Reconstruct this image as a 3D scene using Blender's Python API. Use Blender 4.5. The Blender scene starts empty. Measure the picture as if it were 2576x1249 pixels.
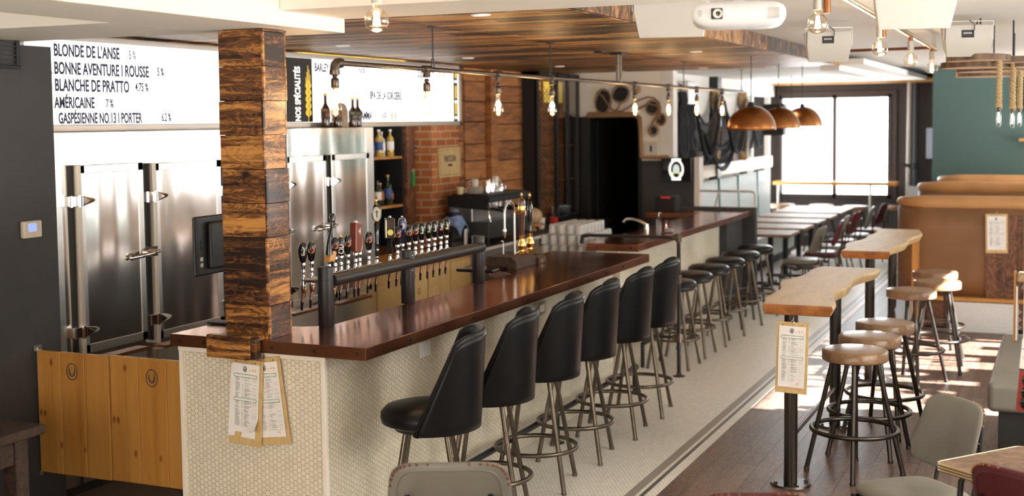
import bpy, bmesh, math, random
import numpy as np
from mathutils import Vector, Matrix
S = bpy.context.scene
COL = S.collection
PI = math.pi
rnd = random.Random(7)

# ---------------------------------------------------------------- camera, world, sun, exposure
cd = bpy.data.cameras.new('camera'); cam = bpy.data.objects.new('camera', cd); COL.objects.link(cam); S.camera = cam
cd.sensor_width = 36; cd.sensor_fit = 'HORIZONTAL'; cd.lens = 3164.6/2576*36
cd.shift_y = -(624.5-519.86)/2576
cd.clip_start = .05; cd.clip_end = 200
YAW, PIT, ROL = -.4172, -.06786, .011123
f_ = Vector((math.sin(YAW)*math.cos(PIT), math.cos(YAW)*math.cos(PIT), math.sin(PIT)))
r_ = f_.cross(Vector((0,0,1))).normalized(); d_ = f_.cross(r_)
r2 = r_*math.cos(ROL)+d_*math.sin(ROL); d2 = d_*math.cos(ROL)-r_*math.sin(ROL)
m4 = Matrix((( r2.x,-d2.x,-f_.x,0),( r2.y,-d2.y,-f_.y,0),( r2.z,-d2.z,-f_.z,2.1),(0,0,0,1)))
cam.matrix_world = m4
cd.dof.use_dof = True; cd.dof.focus_distance = 6.3; cd.dof.aperture_fstop = 2.2
S.view_settings.view_transform = 'Standard'; S.view_settings.look = 'None'; S.view_settings.gamma = 1
S.view_settings.use_curve_mapping = False; S.view_settings.exposure = 0.22
W = bpy.data.worlds.new('sky'); S.world = W; W.use_nodes = True
bg = W.node_tree.nodes['Background']; bg.inputs[0].default_value = (.93,.97,1,1); bg.inputs[1].default_value = 3.0
def lamp(name, typ, loc, energy, color=(1,1,1), rot=(0,0,0), **k):
    l = bpy.data.lights.new(name, typ); l.energy = energy; l.color = color
    for a,b in k.items(): setattr(l,a,b)
    o = bpy.data.objects.new(name, l); o.location = loc; o.rotation_euler = rot; COL.objects.link(o); return o
SUN_EL = math.radians(33)
sd = Vector((-math.cos(SUN_EL), -.03, -math.sin(SUN_EL)))
sun = lamp('sun','SUN',(6,10,6),90,(1,.96,.9)); sun.rotation_euler = sd.to_track_quat('-Z','Y').to_euler(); sun.data.angle = .01
# daylight through the big side windows, the street window and from the entrance behind the viewer
lamp('window_daylight','AREA',(1.5,10.8,1.75),45,(.95,.97,1),(0,math.radians(90),0),shape='RECTANGLE',size=1.6,size_y=3.6)
lamp('window_daylight','AREA',(1.5,5.4,1.75),10,(1,.96,.9),(0,math.radians(90),0),shape='RECTANGLE',size=1.4,size_y=3.2)
lamp('window_daylight','AREA',(1.5,16.5,1.75),55,(.95,.97,1),(0,math.radians(90),0),shape='RECTANGLE',size=1.6,size_y=4.2)
lamp('window_daylight','AREA',(-3.4,20.75,1.7),95,(.93,.97,1),(math.radians(-90),0,0),shape='RECTANGLE',size=1.6,size_y=1.5)
lamp('window_daylight','AREA',(-4.4,19.3,1.5),55,(.93,.97,1),(0,math.radians(-90),0),shape='RECTANGLE',size=2.0,size_y=1.9)
lamp('entrance_daylight','AREA',(-1.5,-1.2,1.9),82,(1,.73,.45),(math.radians(90),0,0),shape='RECTANGLE',size=5,size_y=1.4)

# ---------------------------------------------------------------- mesh helpers
class MB:
    def __init__(s): s.bm = bmesh.new(); s.mi = 0
    def _f(s, vs):
        try:
            f = s.bm.faces.new(vs); f.material_index = s.mi; return f
        except ValueError: return None
    def box(s, x0,x1,y0,y1,z0,z1, rot=None, piv=None, taper=None):
        c = [(x0,y0,z0),(x1,y0,z0),(x1,y1,z0),(x0,y1,z0),(x0,y0,z1),(x1,y0,z1),(x1,y1,z1),(x0,y1,z1)]
        if taper:
            cx,cy=(x0+x1)/2,(y0+y1)/2
            c = c[:4]+[(cx+(a-cx)*taper,cy+(b-cy)*taper,z) for a,b,z in c[4:]]
        c = [Vector(p) for p in c]
        if rot is not None:
            piv = Vector(piv) if piv is not None else Vector(((x0+x1)/2,(y0+y1)/2,(z0+z1)/2))
            c = [rot@(p-piv)+piv for p in c]
        v = [s.bm.verts.new(p) for p in c]
        for q in ((3,2,1,0),(4,5,6,7),(0,1,5,4),(1,2,6,5),(2,3,7,6),(3,0,4,7)): s._f([v[i] for i in q])
        return s
    def ring(s, c, u, w, r, n, a0=0): return [s.bm.verts.new(c+u*(r*math.cos(a0+2*PI*i/n))+w*(r*math.sin(a0+2*PI*i/n))) for i in range(n)]
    def cyl(s, p0, p1, r0, r1=None, n=16, cap=True):
        p0,p1 = Vector(p0),Vector(p1); r1 = r0 if r1 is None else r1
        d = (p1-p0).normalized(); u = d.orthogonal().normalized(); w = d.cross(u)
        a = s.ring(p0,u,w,r0,n); b = s.ring(p1,u,w,r1,n)
        for i in range(n): s._f([a[i],a[(i+1)%n],b[(i+1)%n],b[i]])
        if cap: s._f(a[::-1]); s._f(b)
        return s
    def lathe(s, prof, o=(0,0,0), n=20, axis=(0,0,1), cap=True, a1=None, sx=1, sy=1):
        o = Vector(o); d = Vector(axis).normalized(); u = Vector((1,0,0)) if abs(d.x)<.9 else Vector((0,1,0))
        w = d.cross(u).normalized(); u = w.cross(d)
        rs = []
        for r,h in prof:
            if r < 1e-5: rs.append([s.bm.verts.new(o+d*h)])
            else: rs.append([s.bm.verts.new(o+d*h+u*(r*sx*math.cos(2*PI*i/n))+w*(r*sy*math.sin(2*PI*i/n))) for i in range(n)])
        for a,b in zip(rs,rs[1:]):
            for i in range(n):
                j=(i+1)%n
                if len(a)==1 and len(b)==1: continue
                if len(a)==1: s._f([a[0],b[j],b[i]])
                elif len(b)==1: s._f([a[i],a[j],b[0]])
                else: s._f([a[i],a[j],b[j],b[i]])
        if cap:
            if len(rs[0])>1: s._f(rs[0][::-1])
            if len(rs[-1])>1: s._f(rs[-1])
        return s
    def tube(s, pts, r, n=10, closed=False, cap=True):
        P = [Vector(p) for p in pts]; m=len(P); rs=[]; u=None
        for i in range(m):
            a = P[(i-1)%m] if (closed or i>0) else P[i]; b = P[(i+1)%m] if (closed or i<m-1) else P[i]
            t = (b-a).normalized()
            if u is None: u = t.orthogonal().normalized()
            u = (u-t*u.dot(t)).normalized(); w = t.cross(u)
            rr = r[i] if isinstance(r,(list,tuple)) else r
            rs.append(s.ring(P[i],u,w,rr,n))
        K = m if closed else m-1
        for k in range(K):
            a,b = rs[k],rs[(k+1)%m]
            for i in range(n): s._f([a[i],a[(i+1)%n],b[(i+1)%n],b[i]])
        if cap and not closed: s._f(rs[0][::-1]); s._f(rs[-1])
        return s
    def sph(s, c, r, n=16, m=10, sc=(1,1,1)):
        c=Vector(c); rs=[]
        for j in range(m+1):
            a=PI*j/m; z=-math.cos(a)*r*sc[2]; q=math.sin(a)*r
            rs.append([s.bm.verts.new(c+Vector((0,0,z)))] if j in(0,m) else [s.bm.verts.new(c+Vector((q*sc[0]*math.cos(2*PI*i/n),q*sc[1]*math.sin(2*PI*i/n),z))) for i in range(n)])
        for a,b in zip(rs,rs[1:]):
            for i in range(n):
                j=(i+1)%n
                if len(a)==1: s._f([a[0],b[j],b[i]])
                elif len(b)==1: s._f([a[i],a[j],b[0]])
                else: s._f([a[i],a[j],b[j],b[i]])
        return s
    def prism(s, poly, vec):       # poly: 3D points, extruded by vec
        a=[s.bm.verts.new(Vector(p)) for p in poly]; b=[s.bm.verts.new(Vector(p)+Vector(vec)) for p in poly]; n=len(a)
        s._f(a[::-1]); s._f(b)
        for i in range(n): s._f([a[i],a[(i+1)%n],b[(i+1)%n],b[i]])
        return s
    def grid(s, fn, nu, nv, closeu=False):
        g=[[s.bm.verts.new(Vector(fn(i/(nu if closeu else nu-1),j/(nv-1)))) for j in range(nv)] for i in range(nu)]
        for i in range(nu if closeu else nu-1):
            for j in range(nv-1):
                k=(i+1)%nu; s._f([g[i][j],g[k][j],g[k][j+1],g[i][j+1]])
        return s
    def build(s, name, mats, parent=None, smooth=False, bevel=0, seg=2, solid=0, sub=0, fixn=True):
        if fixn: bmesh.ops.recalc_face_normals(s.bm, faces=s.bm.faces)
        me = bpy.data.meshes.new(name); s.bm.to_mesh(me); s.bm.free()
        for m in (mats if isinstance(mats,(list,tuple)) else [mats]): me.materials.append(m)
        if smooth:
            for p in me.polygons: p.use_smooth = True
        o = bpy.data.objects.new(name, me); COL.objects.link(o)
        if parent is not None: o.parent = parent
        if solid:
            q=o.modifiers.new('solid','SOLIDIFY'); q.thickness=solid; q.offset=0
        if bevel:
            q=o.modifiers.new('bevel','BEVEL'); q.width=bevel; q.segments=seg; q.limit_method='ANGLE'; q.angle_limit=.6; q.harden_normals=False
            if not smooth:
                for p in me.polygons: p.use_smooth=True
                w=o.modifiers.new('wn','WEIGHTED_NORMAL'); w.keep_sharp=False
        if sub:
            q=o.modifiers.new('sub','SUBSURF'); q.levels=sub; q.render_levels=sub
        if smooth and not bevel and not sub:
            # keep hard edges hard
            bm=bmesh.new(); bm.from_mesh(me)
            for e in bm.edges:
                if len(e.link_faces)==2 and e.calc_face_angle(0)>.75: e.smooth=False
            bm.to_mesh(me); bm.free()
        return o
def thing(name, label, cat, loc=(0,0,0), rz=0, group=None, mesh=None):
    o = bpy.data.objects.new(name, None) if mesh is None else mesh
    if mesh is None: COL.objects.link(o); o.empty_display_size=.1
    o.location = loc; o.rotation_euler = (0,0,rz)
    o['label']=label; o['category']=cat
    if group: o['group']=group
    return o
def tag(o,label,cat,group=None):
    o['label']=label; o['category']=cat
    if group: o['group']=group
    return o
def struct(o): o['kind']='structure'; return o
def kids(o): return [c for c in bpy.data.objects if c.parent is o]
def copy_tree(o, loc=None, rz=None, label=None, group=None, top=True, parent=None):
    c=o.copy(); COL.objects.link(c)
    if parent is not None: c.parent=parent
    if top:
        if loc is not None: c.location=loc
        if rz is not None: c.rotation_euler=(0,0,rz)
        if label: c['label']=label
        if group: c['group']=group
    for ch in kids(o): copy_tree(ch, top=False, parent=c)
    return c
def text(body, mat, size, loc, axis='X+', name='lettering', parent=None, sx=.6, align='LEFT', bold=.0, ext=.0006, shear=0, rot90=False):
    cu=bpy.data.curves.new(name,'FONT'); cu.body=body; cu.size=size; cu.align_x=align; cu.extrude=ext; cu.offset=bold*size; cu.shear=shear; cu.resolution_u=3
    t=bpy.data.objects.new(name,cu); COL.objects.link(t)
    dg=bpy.context.evaluated_depsgraph_get(); dg.update()
    me=bpy.data.meshes.new_from_object(t.evaluated_get(dg)); bpy.data.objects.remove(t)
    me.materials.clear(); me.materials.append(mat)
    o=bpy.data.objects.new(name,me); COL.objects.link(o)
    M_=Matrix.Diagonal((sx,1,1,1))
    if rot90: M_=Matrix.Rotation(PI/2,4,'Z')@M_
    # X+ : text lies in a plane facing +X, running along +Y ; Y- : facing -Y running along +X
    if axis=='X+': R_=Matrix(((0,0,1,0),(1,0,0,0),(0,1,0,0),(0,0,0,1)))
    else: R_=Matrix(((1,0,0,0),(0,0,-1,0),(0,1,0,0),(0,0,0,1)))
    me.transform(Matrix.Translation(loc)@R_@M_)
    if parent is not None: o.parent=parent
    return o

# ---------------------------------------------------------------- materials
def _nt(name):
    m=bpy.data.materials.new(name); m.use_nodes=True; nt=m.node_tree; return m,nt,nt.nodes['Principled BSDF']
def N(nt,t,**k):
    n=nt.nodes.new(t)
    for a,b in k.items(): setattr(n,a,b)
    return n
def L(nt,a,b): nt.links.new(a,b)
def mth(nt,op,a,b=None,c=None):
    n=N(nt,'ShaderNodeMath',operation=op)
    for i,v in enumerate((a,b,c)):
        if v is None: continue
        if isinstance(v,(int,float)): n.inputs[i].default_value=v
        else: L(nt,v,n.inputs[i])
    return n.outputs[0]
def ramp(nt,fac,stops):
    n=N(nt,'ShaderNodeValToRGB'); L(nt,fac,n.inputs[0]); e=n.color_ramp.elements
    while len(e)<len(stops): e.new(.5)
    for q,(p,c) in zip(e,stops): q.position=p; q.color=(*c,1)
    return n.outputs[0]
def mat(name, c1, c2=None, scale=6, st=(1,1,1), rough=.5, metal=0, bump=0, bsc=None, detail=4, rp=(.35,.65), coat=0, spec=.5, dist=0, rvar=0, emis=None, trans=0, ior=1.45, alpha=1, sheen=0, bst=None, bdist=.002):
    m,nt,b=_nt(name)
    b.inputs['Roughness'].default_value=rough; b.inputs['Metallic'].default_value=metal
    b.inputs['Coat Weight'].default_value=coat; b.inputs['Coat Roughness'].default_value=.06
    b.inputs['Specular IOR Level'].default_value=spec; b.inputs['IOR'].default_value=ior
    b.inputs['Transmission Weight'].default_value=trans; b.inputs['Alpha'].default_value=alpha
    b.inputs['Base Color'].default_value=(*c1,1)
    if emis: b.inputs['Emission Color'].default_value=(*emis[0],1); b.inputs['Emission Strength'].default_value=emis[1]
    if c2 or bump or rvar:
        tc=N(nt,'ShaderNodeTexCoord'); mp=N(nt,'ShaderNodeMapping'); L(nt,tc.outputs['Object'],mp.inputs[0]); mp.inputs['Scale'].default_value=st
        nz=N(nt,'ShaderNodeTexNoise'); nz.inputs['Scale'].default_value=scale; nz.inputs['Detail'].default_value=detail; nz.inputs['Distortion'].default_value=dist
        L(nt,mp.outputs[0],nz.inputs['Vector'])
        if c2: L(nt,ramp(nt,nz.outputs['Fac'],[(rp[0],c1),(rp[1],c2)]),b.inputs['Base Color'])
        if rvar: L(nt,mth(nt,'MULTIPLY_ADD',nz.outputs['Fac'],rvar,rough-rvar*.5),b.inputs['Roughness'])
        if bump:
            n2=nz
            if bsc or bst:
                n2=N(nt,'ShaderNodeTexNoise'); n2.inputs['Scale'].default_value=bsc or scale; n2.inputs['Detail'].default_value=detail
                if bst:
                    mp=N(nt,'ShaderNodeMapping'); L(nt,tc.outputs['Object'],mp.inputs[0]); mp.inputs['Scale'].default_value=bst
                L(nt,mp.outputs[0],n2.inputs['Vector'])
            bp=N(nt,'ShaderNodeBump'); bp.inputs['Strength'].default_value=bump; bp.inputs['Distance'].default_value=bdist
            L(nt,n2.outputs['Fac'],bp.inputs['Height']); L(nt,bp.outputs[0],b.inputs['Normal'])
    return m
def glow(name,c,s):
    m,nt,b=_nt(name); b.inputs['Base Color'].default_value=(*c,1); b.inputs['Emission Color'].default_value=(*c,1); b.inputs['Emission Strength'].default_value=s; return m
def wood(name, dark, mid, light, grain=(2,2,28), scale=1.0, rough=.5, stops=(.3,.48,.7), knots=True, tone=.5, bump=.25, coat=0, ring=2.5, kscale=3.2, wave=.28):
    """planks: each loose island of the mesh gets its own piece of grain"""
    m,nt,b=_nt(name)
    tc=N(nt,'ShaderNodeTexCoord'); geo=N(nt,'ShaderNodeNewGeometry')
    off=N(nt,'ShaderNodeVectorMath',operation='SCALE'); comb=N(nt,'ShaderNodeCombineXYZ')
    L(nt,mth(nt,'MULTIPLY',geo.outputs['Random Per Island'],37.),comb.inputs[0]); L(nt,mth(nt,'MULTIPLY',geo.outputs['Random Per Island'],91.),comb.inputs[1]); L(nt,mth(nt,'MULTIPLY',geo.outputs['Random Per Island'],53.),comb.inputs[2])
    add=N(nt,'ShaderNodeVectorMath',operation='ADD'); L(nt,tc.outputs['Object'],add.inputs[0]); L(nt,comb.outputs[0],add.inputs[1])
    mp=N(nt,'ShaderNodeMapping'); mp.inputs['Scale'].default_value=grain; L(nt,add.outputs[0],mp.inputs[0])
    # broad figure noise bends the grain
    nz=N(nt,'ShaderNodeTexNoise'); nz.inputs['Scale'].default_value=scale; nz.inputs['Detail'].default_value=8; nz.inputs['Roughness'].default_value=.62; nz.inputs['Distortion'].default_value=.6
    L(nt,mp.outputs[0],nz.inputs['Vector'])
    mp2=N(nt,'ShaderNodeMapping'); mp2.inputs['Scale'].default_value=tuple(g**.5*1.3 for g in grain); L(nt,add.outputs[0],mp2.inputs[0])
    n2=N(nt,'ShaderNodeTexNoise'); n2.inputs['Scale'].default_value=scale*ring; n2.inputs['Detail'].default_value=2; n2.inputs['Distortion'].default_value=1.2
    L(nt,mp2.outputs[0],n2.inputs['Vector'])
    wv=mth(nt,'PINGPONG',mth(nt,'MULTIPLY',n2.outputs['Fac'],14.),1.)
    fac=mth(nt,'ADD',mth(nt,'MULTIPLY',nz.outputs['Fac'],1-wave),mth(nt,'MULTIPLY',wv,wave))
    fac=mth(nt,'ADD',fac,mth(nt,'MULTIPLY',mth(nt,'SUBTRACT',geo.outputs['Random Per Island'],.5),tone*.45))
    col=ramp(nt,fac,[(stops[0],dark),(stops[1],mid),(stops[2],light)])
    if knots:
        vo=N(nt,'ShaderNodeTexVoronoi'); vo.inputs['Scale'].default_value=kscale
        mp3=N(nt,'ShaderNodeMapping'); mp3.inputs['Scale'].default_value=tuple(1.0 if g==min(grain) else 1.9 for g in grain); L(nt,add.outputs[0],mp3.inputs[0]); L(nt,mp3.outputs[0],vo.inputs['Vector'])
        kf=ramp(nt,vo.outputs['Distance'],[(.05,(1,1,1)),(.13,(0,0,0))])
        mx=N(nt,'ShaderNodeMixRGB'); L(nt,kf,mx.inputs[0]); L(nt,col,mx.inputs[1]); mx.inputs[2].default_value=(*[c*.45 for c in dark],1)
        mx.inputs[2].default_value=(dark[0]*.7,dark[1]*.5,dark[2]*.4,1); col=mx.outputs[0]
    L(nt,col,b.inputs['Base Color']); b.inputs['Roughness'].default_value=rough; b.inputs['Coat Weight'].default_value=coat; b.inputs['Coat Roughness'].default_value=.1
    if bump:
        bp=N(nt,'ShaderNodeBump'); bp.inputs['Strength'].default_value=bump; bp.inputs['Distance'].default_value=.002; L(nt,fac,bp.inputs['Height']); L(nt,bp.outputs[0],b.inputs['Normal'])
    return m
def hexes(nt,u,v,size):
    """flat-topped hexagons; returns (edge distance 0..0.5, random cell value)"""
    cb=N(nt,'ShaderNodeCombineXYZ'); L(nt,mth(nt,'MULTIPLY_ADD',u,1/size,1732.0508),cb.inputs[0]); L(nt,mth(nt,'MULTIPLY_ADD',v,1/size,1000.),cb.inputs[1])
    R_=(1.7320508,1,1); H_=(.8660254,.5,.5)
    def vm(op,a,b):
        n=N(nt,'ShaderNodeVectorMath',operation=op)
        L(nt,a,n.inputs[0])
        if isinstance(b,tuple): n.inputs[1].default_value=b
        elif b is not None: L(nt,b,n.inputs[1])
        return n
    a=vm('SUBTRACT',vm('MODULO',cb.outputs[0],R_).outputs[0],H_).outputs[0]
    b=vm('SUBTRACT',vm('MODULO',vm('SUBTRACT',cb.outputs[0],H_).outputs[0],R_).outputs[0],H_).outputs[0]
    a=vm('MULTIPLY',a,(1,1,0)).outputs[0]; b=vm('MULTIPLY',b,(1,1,0)).outputs[0]
    la=vm('LENGTH',a,None).outputs['Value']; lb=vm('LENGTH',b,None).outputs['Value']
    sel=mth(nt,'LESS_THAN',la,lb)
    mx=N(nt,'ShaderNodeMix',data_type='VECTOR'); L(nt,sel,mx.inputs[0]); L(nt,b,mx.inputs[4]); L(nt,a,mx.inputs[5]); g=mx.outputs[1]
    sp=N(nt,'ShaderNodeSeparateXYZ'); L(nt,vm('ABSOLUTE',g,None).outputs[0],sp.inputs[0])
    d=mth(nt,'MAXIMUM',sp.outputs[1],mth(nt,'ADD',mth(nt,'MULTIPLY',sp.outputs[0],.8660254),mth(nt,'MULTIPLY',sp.outputs[1],.5)))
    cell=vm('SNAP',vm('SUBTRACT',cb.outputs[0],g).outputs[0],(.25,.25,1)).outputs[0]
    wn=N(nt,'ShaderNodeTexWhiteNoise',noise_dimensions='2D'); L(nt,cell,wn.inputs['Vector'])
    return d,wn.outputs['Value']
def hexmat(name,size,tile,grout,wall=True,rough=.18,bands=None,var=.06,bumpd=.0015):
    m,nt,b=_nt(name); tc=N(nt,'ShaderNodeTexCoord'); sp=N(nt,'ShaderNodeSeparateXYZ'); L(nt,tc.outputs['Object'],sp.inputs[0])
    if wall: u=mth(nt,'ADD',sp.outputs[0],sp.outputs[1]); v=sp.outputs[2]
    else: u=sp.outputs[1]; v=sp.outputs[0]
    d,rv=hexes(nt,u,v,size)
    base=N(nt,'ShaderNodeMixRGB'); L(nt,rv,base.inputs[0]); base.inputs[1].default_value=(*tile,1); base.inputs[2].default_value=(*[c*(1-var*2) for c in tile],1); col=base.outputs[0]
    if bands:   # (x0,x1,color) stripes of coloured tiles laid along the border
        for x0,x1,c in bands:
            k=mth(nt,'MULTIPLY',mth(nt,'GREATER_THAN',sp.outputs[0],x0),mth(nt,'LESS_THAN',sp.outputs[0],x1))
            mx=N(nt,'ShaderNodeMixRGB'); L(nt,k,mx.inputs[0]); L(nt,col,mx.inputs[1]); mx.inputs[2].default_value=(*c,1); col=mx.outputs[0]
    gm=mth(nt,'GREATER_THAN',d,.455)
    mx=N(nt,'ShaderNodeMixRGB'); L(nt,gm,mx.inputs[0]); L(nt,col,mx.inputs[1]); mx.inputs[2].default_value=(*grout,1); L(nt,mx.outputs[0],b.inputs['Base Color'])
    L(nt,mth(nt,'MULTIPLY_ADD',gm,.5,rough),b.inputs['Roughness'])
    mr=N(nt,'ShaderNodeMapRange'); L(nt,d,mr.inputs[0]); mr.inputs[1].default_value=.38; mr.inputs[2].default_value=.5; mr.inputs[3].default_value=1; mr.inputs[4].default_value=0
    bp=N(nt,'ShaderNodeBump'); bp.inputs['Strength'].default_value=.8; bp.inputs['Distance'].default_value=bumpd
    L(nt,mth(nt,'ADD',mr.outputs[0],mth(nt,'MULTIPLY',rv,.25)),bp.inputs['Height']); L(nt,bp.outputs[0],b.inputs['Normal'])
    return m
def bulbglass(name,tint=(1,1,1)):
    m,nt,b=_nt(name); nt.nodes.remove(b); o=nt.nodes['Material Output']
    t=N(nt,'ShaderNodeBsdfTransparent'); t.inputs[0].default_value=(*tint,1); g=N(nt,'ShaderNodeBsdfGlossy'); g.inputs['Roughness'].default_value=.03
    lw=N(nt,'ShaderNodeLayerWeight'); lw.inputs[0].default_value=.35; mx=N(nt,'ShaderNodeMixShader'); L(nt,mth(nt,'MULTIPLY_ADD',lw.outputs['Facing'],.55,.05),mx.inputs[0]); L(nt,t.outputs[0],mx.inputs[1]); L(nt,g.outputs[0],mx.inputs[2]); L(nt,mx.outputs[0],o.inputs[0]); return m
X_={}
X_['cream']=mat('painted plaster',(.82,.77,.69),rough=.7,bump=.05,scale=60)
X_['white']=mat('white ceiling paint',(.72,.70,.66),rough=.7)
X_['gray_wall']=mat('charcoal wall paint',(.036,.038,.042),(.048,.05,.054),scale=3,rough=.55,bump=.06,bsc=90)
X_['dark_wall']=mat('brown grey wall paint',(.06,.05,.047),rough=.7)
X_['teal']=mat('teal wall paint',(.07,.122,.115),rough=.75)
X_['black']=mat('black paint',(.012,.012,.013),rough=.5)
X_['blackgloss']=mat('black gloss',(.008,.008,.009),rough=.12,coat=.6)
X_['charcoal']=mat('powder coated steel',(.014,.014,.016),rough=.42)
X_['steel']=mat('stainless sheet',(.78,.77,.75),rough=.16,metal=1,bump=.5,scale=1.6,bst=(1,2.2,.4),bsc=1.6,detail=1,bdist=.03,rvar=.08)
X_['steel_plain']=mat('brushed stainless',(.7,.69,.67),rough=.28,metal=1)
X_['chrome']=mat('chrome',(.82,.82,.83),rough=.06,metal=1)
X_['brass']=mat('polished brass',(.78,.5,.16),rough=.13,metal=1)
X_['bronze']=mat('aged bronze pipe',(.11,.085,.065),(.17,.13,.1),scale=30,rough=.38,metal=.9,bump=.2,bsc=120)
X_['copper']=mat('lacquered copper sheet',(.30,.085,.035),(.48,.16,.07),scale=2.4,st=(1,.7,1),rough=.17,metal=.95,dist=1.5,rvar=.1,coat=.08,rp=(.25,.75),bump=.12,bsc=2.5,detail=3,bdist=.01)
X_['copper_edge']=mat('copper edging',(.17,.06,.028),(.25,.1,.05),scale=4,rough=.34,metal=.85,rvar=.12)
X_['rivet']=mat('dark rivet',(.02,.017,.015),rough=.35,metal=.6)
X_['leather']=mat('black vinyl',(.006,.0062,.007),rough=.36,spec=.25,bump=.12,scale=260,detail=2)
X_['legmetal']=mat('bronzed steel tube',(.12,.10,.078),(.17,.14,.105),scale=12,rough=.3,metal=.95,rvar=.1)
X_['darkleg']=mat('dark steel tube',(.07,.062,.055),rough=.32,metal=.9)
X_['hex_wall']=hexmat('hexagon wall tile',.0264,(.80,.745,.61),(.42,.36,.25),rough=.2)
X_['hex_floor']=hexmat('mosaic floor tile',.026,(.84,.82,.77),(.44,.41,.36),wall=False,rough=.35,bands=[(-2.245,-2.188,(.22,.2,.175)),(-2.166,-2.14,(.03,.032,.036))],bumpd=.001)
X_['char']=wood('scorched pine blocks',(.016,.006,.003),(.15,.055,.013),(.58,.27,.07),grain=(1.3,1.3,20),scale=1.3,stops=(.40,.52,.68),tone=.5,wave=.12,rough=.42,coat=.15)
X_['ceilwood']=wood('scorched ceiling boards',(.018,.008,.004),(.19,.08,.025),(.52,.27,.09),grain=(2.2,16,8),scale=1.0,stops=(.38,.5,.64),tone=.7,rough=.5,knots=False,wave=.1)
X_['pine']=wood('varnished pine boards',(.34,.14,.028),(.5,.23,.05),(.58,.29,.075),grain=(16,16,.7),scale=1.0,stops=(.25,.5,.75),tone=.3,wave=.06,kscale=4.6,rough=.35,coat=.2,bump=.08)
X_['floorwood']=wood('brown oak floor boards',(.065,.036,.027),(.115,.07,.053),(.17,.11,.083),grain=(16,1.3,4),scale=1,stops=(.3,.5,.72),tone=.45,rough=.42,bump=.2,knots=False)
X_['barnwood']=wood('old barn boards',(.13,.045,.013),(.34,.13,.035),(.48,.21,.06),grain=(2,2,15),scale=1.2,stops=(.3,.5,.7),tone=.4,rough=.6,wave=.1)
X_['ply']=wood('birch plywood',(.5,.33,.13),(.62,.43,.19),(.68,.5,.24),grain=(8,8,1),scale=.8,stops=(.2,.5,.8),tone=.1,rough=.5,knots=False,bump=0)
X_['maple']=wood('live edge maple',(.34,.215,.1),(.46,.32,.165),(.53,.39,.22),grain=(12,2,6),scale=1,stops=(.25,.5,.75),tone=.1,rough=.5,knots=False,bump=.05,coat=.0,wave=.15)
X_['liveedge']=mat('pale live edge side',(.42,.27,.12),(.56,.4,.2),scale=10,rough=.5)
X_['bark']=mat('waxed end grain edge',(.24,.08,.018),(.40,.15,.035),scale=14,rough=.4,coat=.2)
X_['seatwood']=wood('oak stool seat',(.15,.075,.035),(.22,.12,.06),(.29,.17,.09),grain=(2,14,3),scale=1,stops=(.25,.5,.75),tone=.2,rough=.35,knots=False,bump=.05,coat=.2)
X_['darkwood']=wood('dark stained wood',(.012,.006,.004),(.028,.014,.008),(.05,.026,.014),grain=(2,14,8),scale=1,rough=.6,knots=False,coat=.0,bump=.1)
X_['brownwood']=wood('walnut stained boards',(.035,.012,.006),(.12,.045,.02),(.24,.1,.045),grain=(6,6,1.6),scale=1,rough=.4,knots=False,tone=.4)
X_['tan']=mat('booth vinyl lit from above',(.42,.21,.08),(.5,.26,.105),scale=3,rough=.38,bump=.06,bsc=180)  # lighter than the back; light from above is put into the colour
X_['tandark']=mat('brown vinyl back',(.19,.09,.038),(.25,.12,.05),scale=2,rough=.42,bump=.1,bsc=160)
X_['grayvinyl']=mat('grey vinyl',(.165,.156,.135),(.195,.185,.16),scale=4,rough=.42,bump=.18,bsc=220)
X_['burg']=mat('burgundy vinyl',(.09,.018,.022),rough=.4,bump=.1,scale=200)
X_['paper']=mat('white paper',(.85,.83,.81),rough=.8)
X_['ink']=mat('dark ink',(.05,.045,.05),rough=.8)
X_['inkgray']=mat('grey ink',(.35,.33,.33),rough=.8)
X_['green']=mat('green ink',(.1,.3,.12),rough=.7)
X_['orange']=mat('orange ink',(.8,.42,.06),rough=.6)
X_['speaker']=mat('cream speaker plastic',(.50,.475,.43),rough=.45)
X_['plaswhite']=mat('white plastic',(.8,.8,.8),rough=.35)
X_['thermo']=mat('ivory plastic',(.62,.56,.44),rough=.4)
X_['glassy']=bulbglass('clear bulb glass')
X_['amberglass']=bulbglass('amber bulb glass',(1,.93,.8))
X_['filament']=glow('glowing filament',(1,.62,.25),45)
X_['filament2']=glow('bright filament',(1,.78,.5),60)
X_['board']=glow('lit menu panel',(1,1,1),1.25)
X_['frame']=mat('silver frame',(.5,.47,.44),rough=.35,metal=.6)
X_['brick']=None
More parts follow.
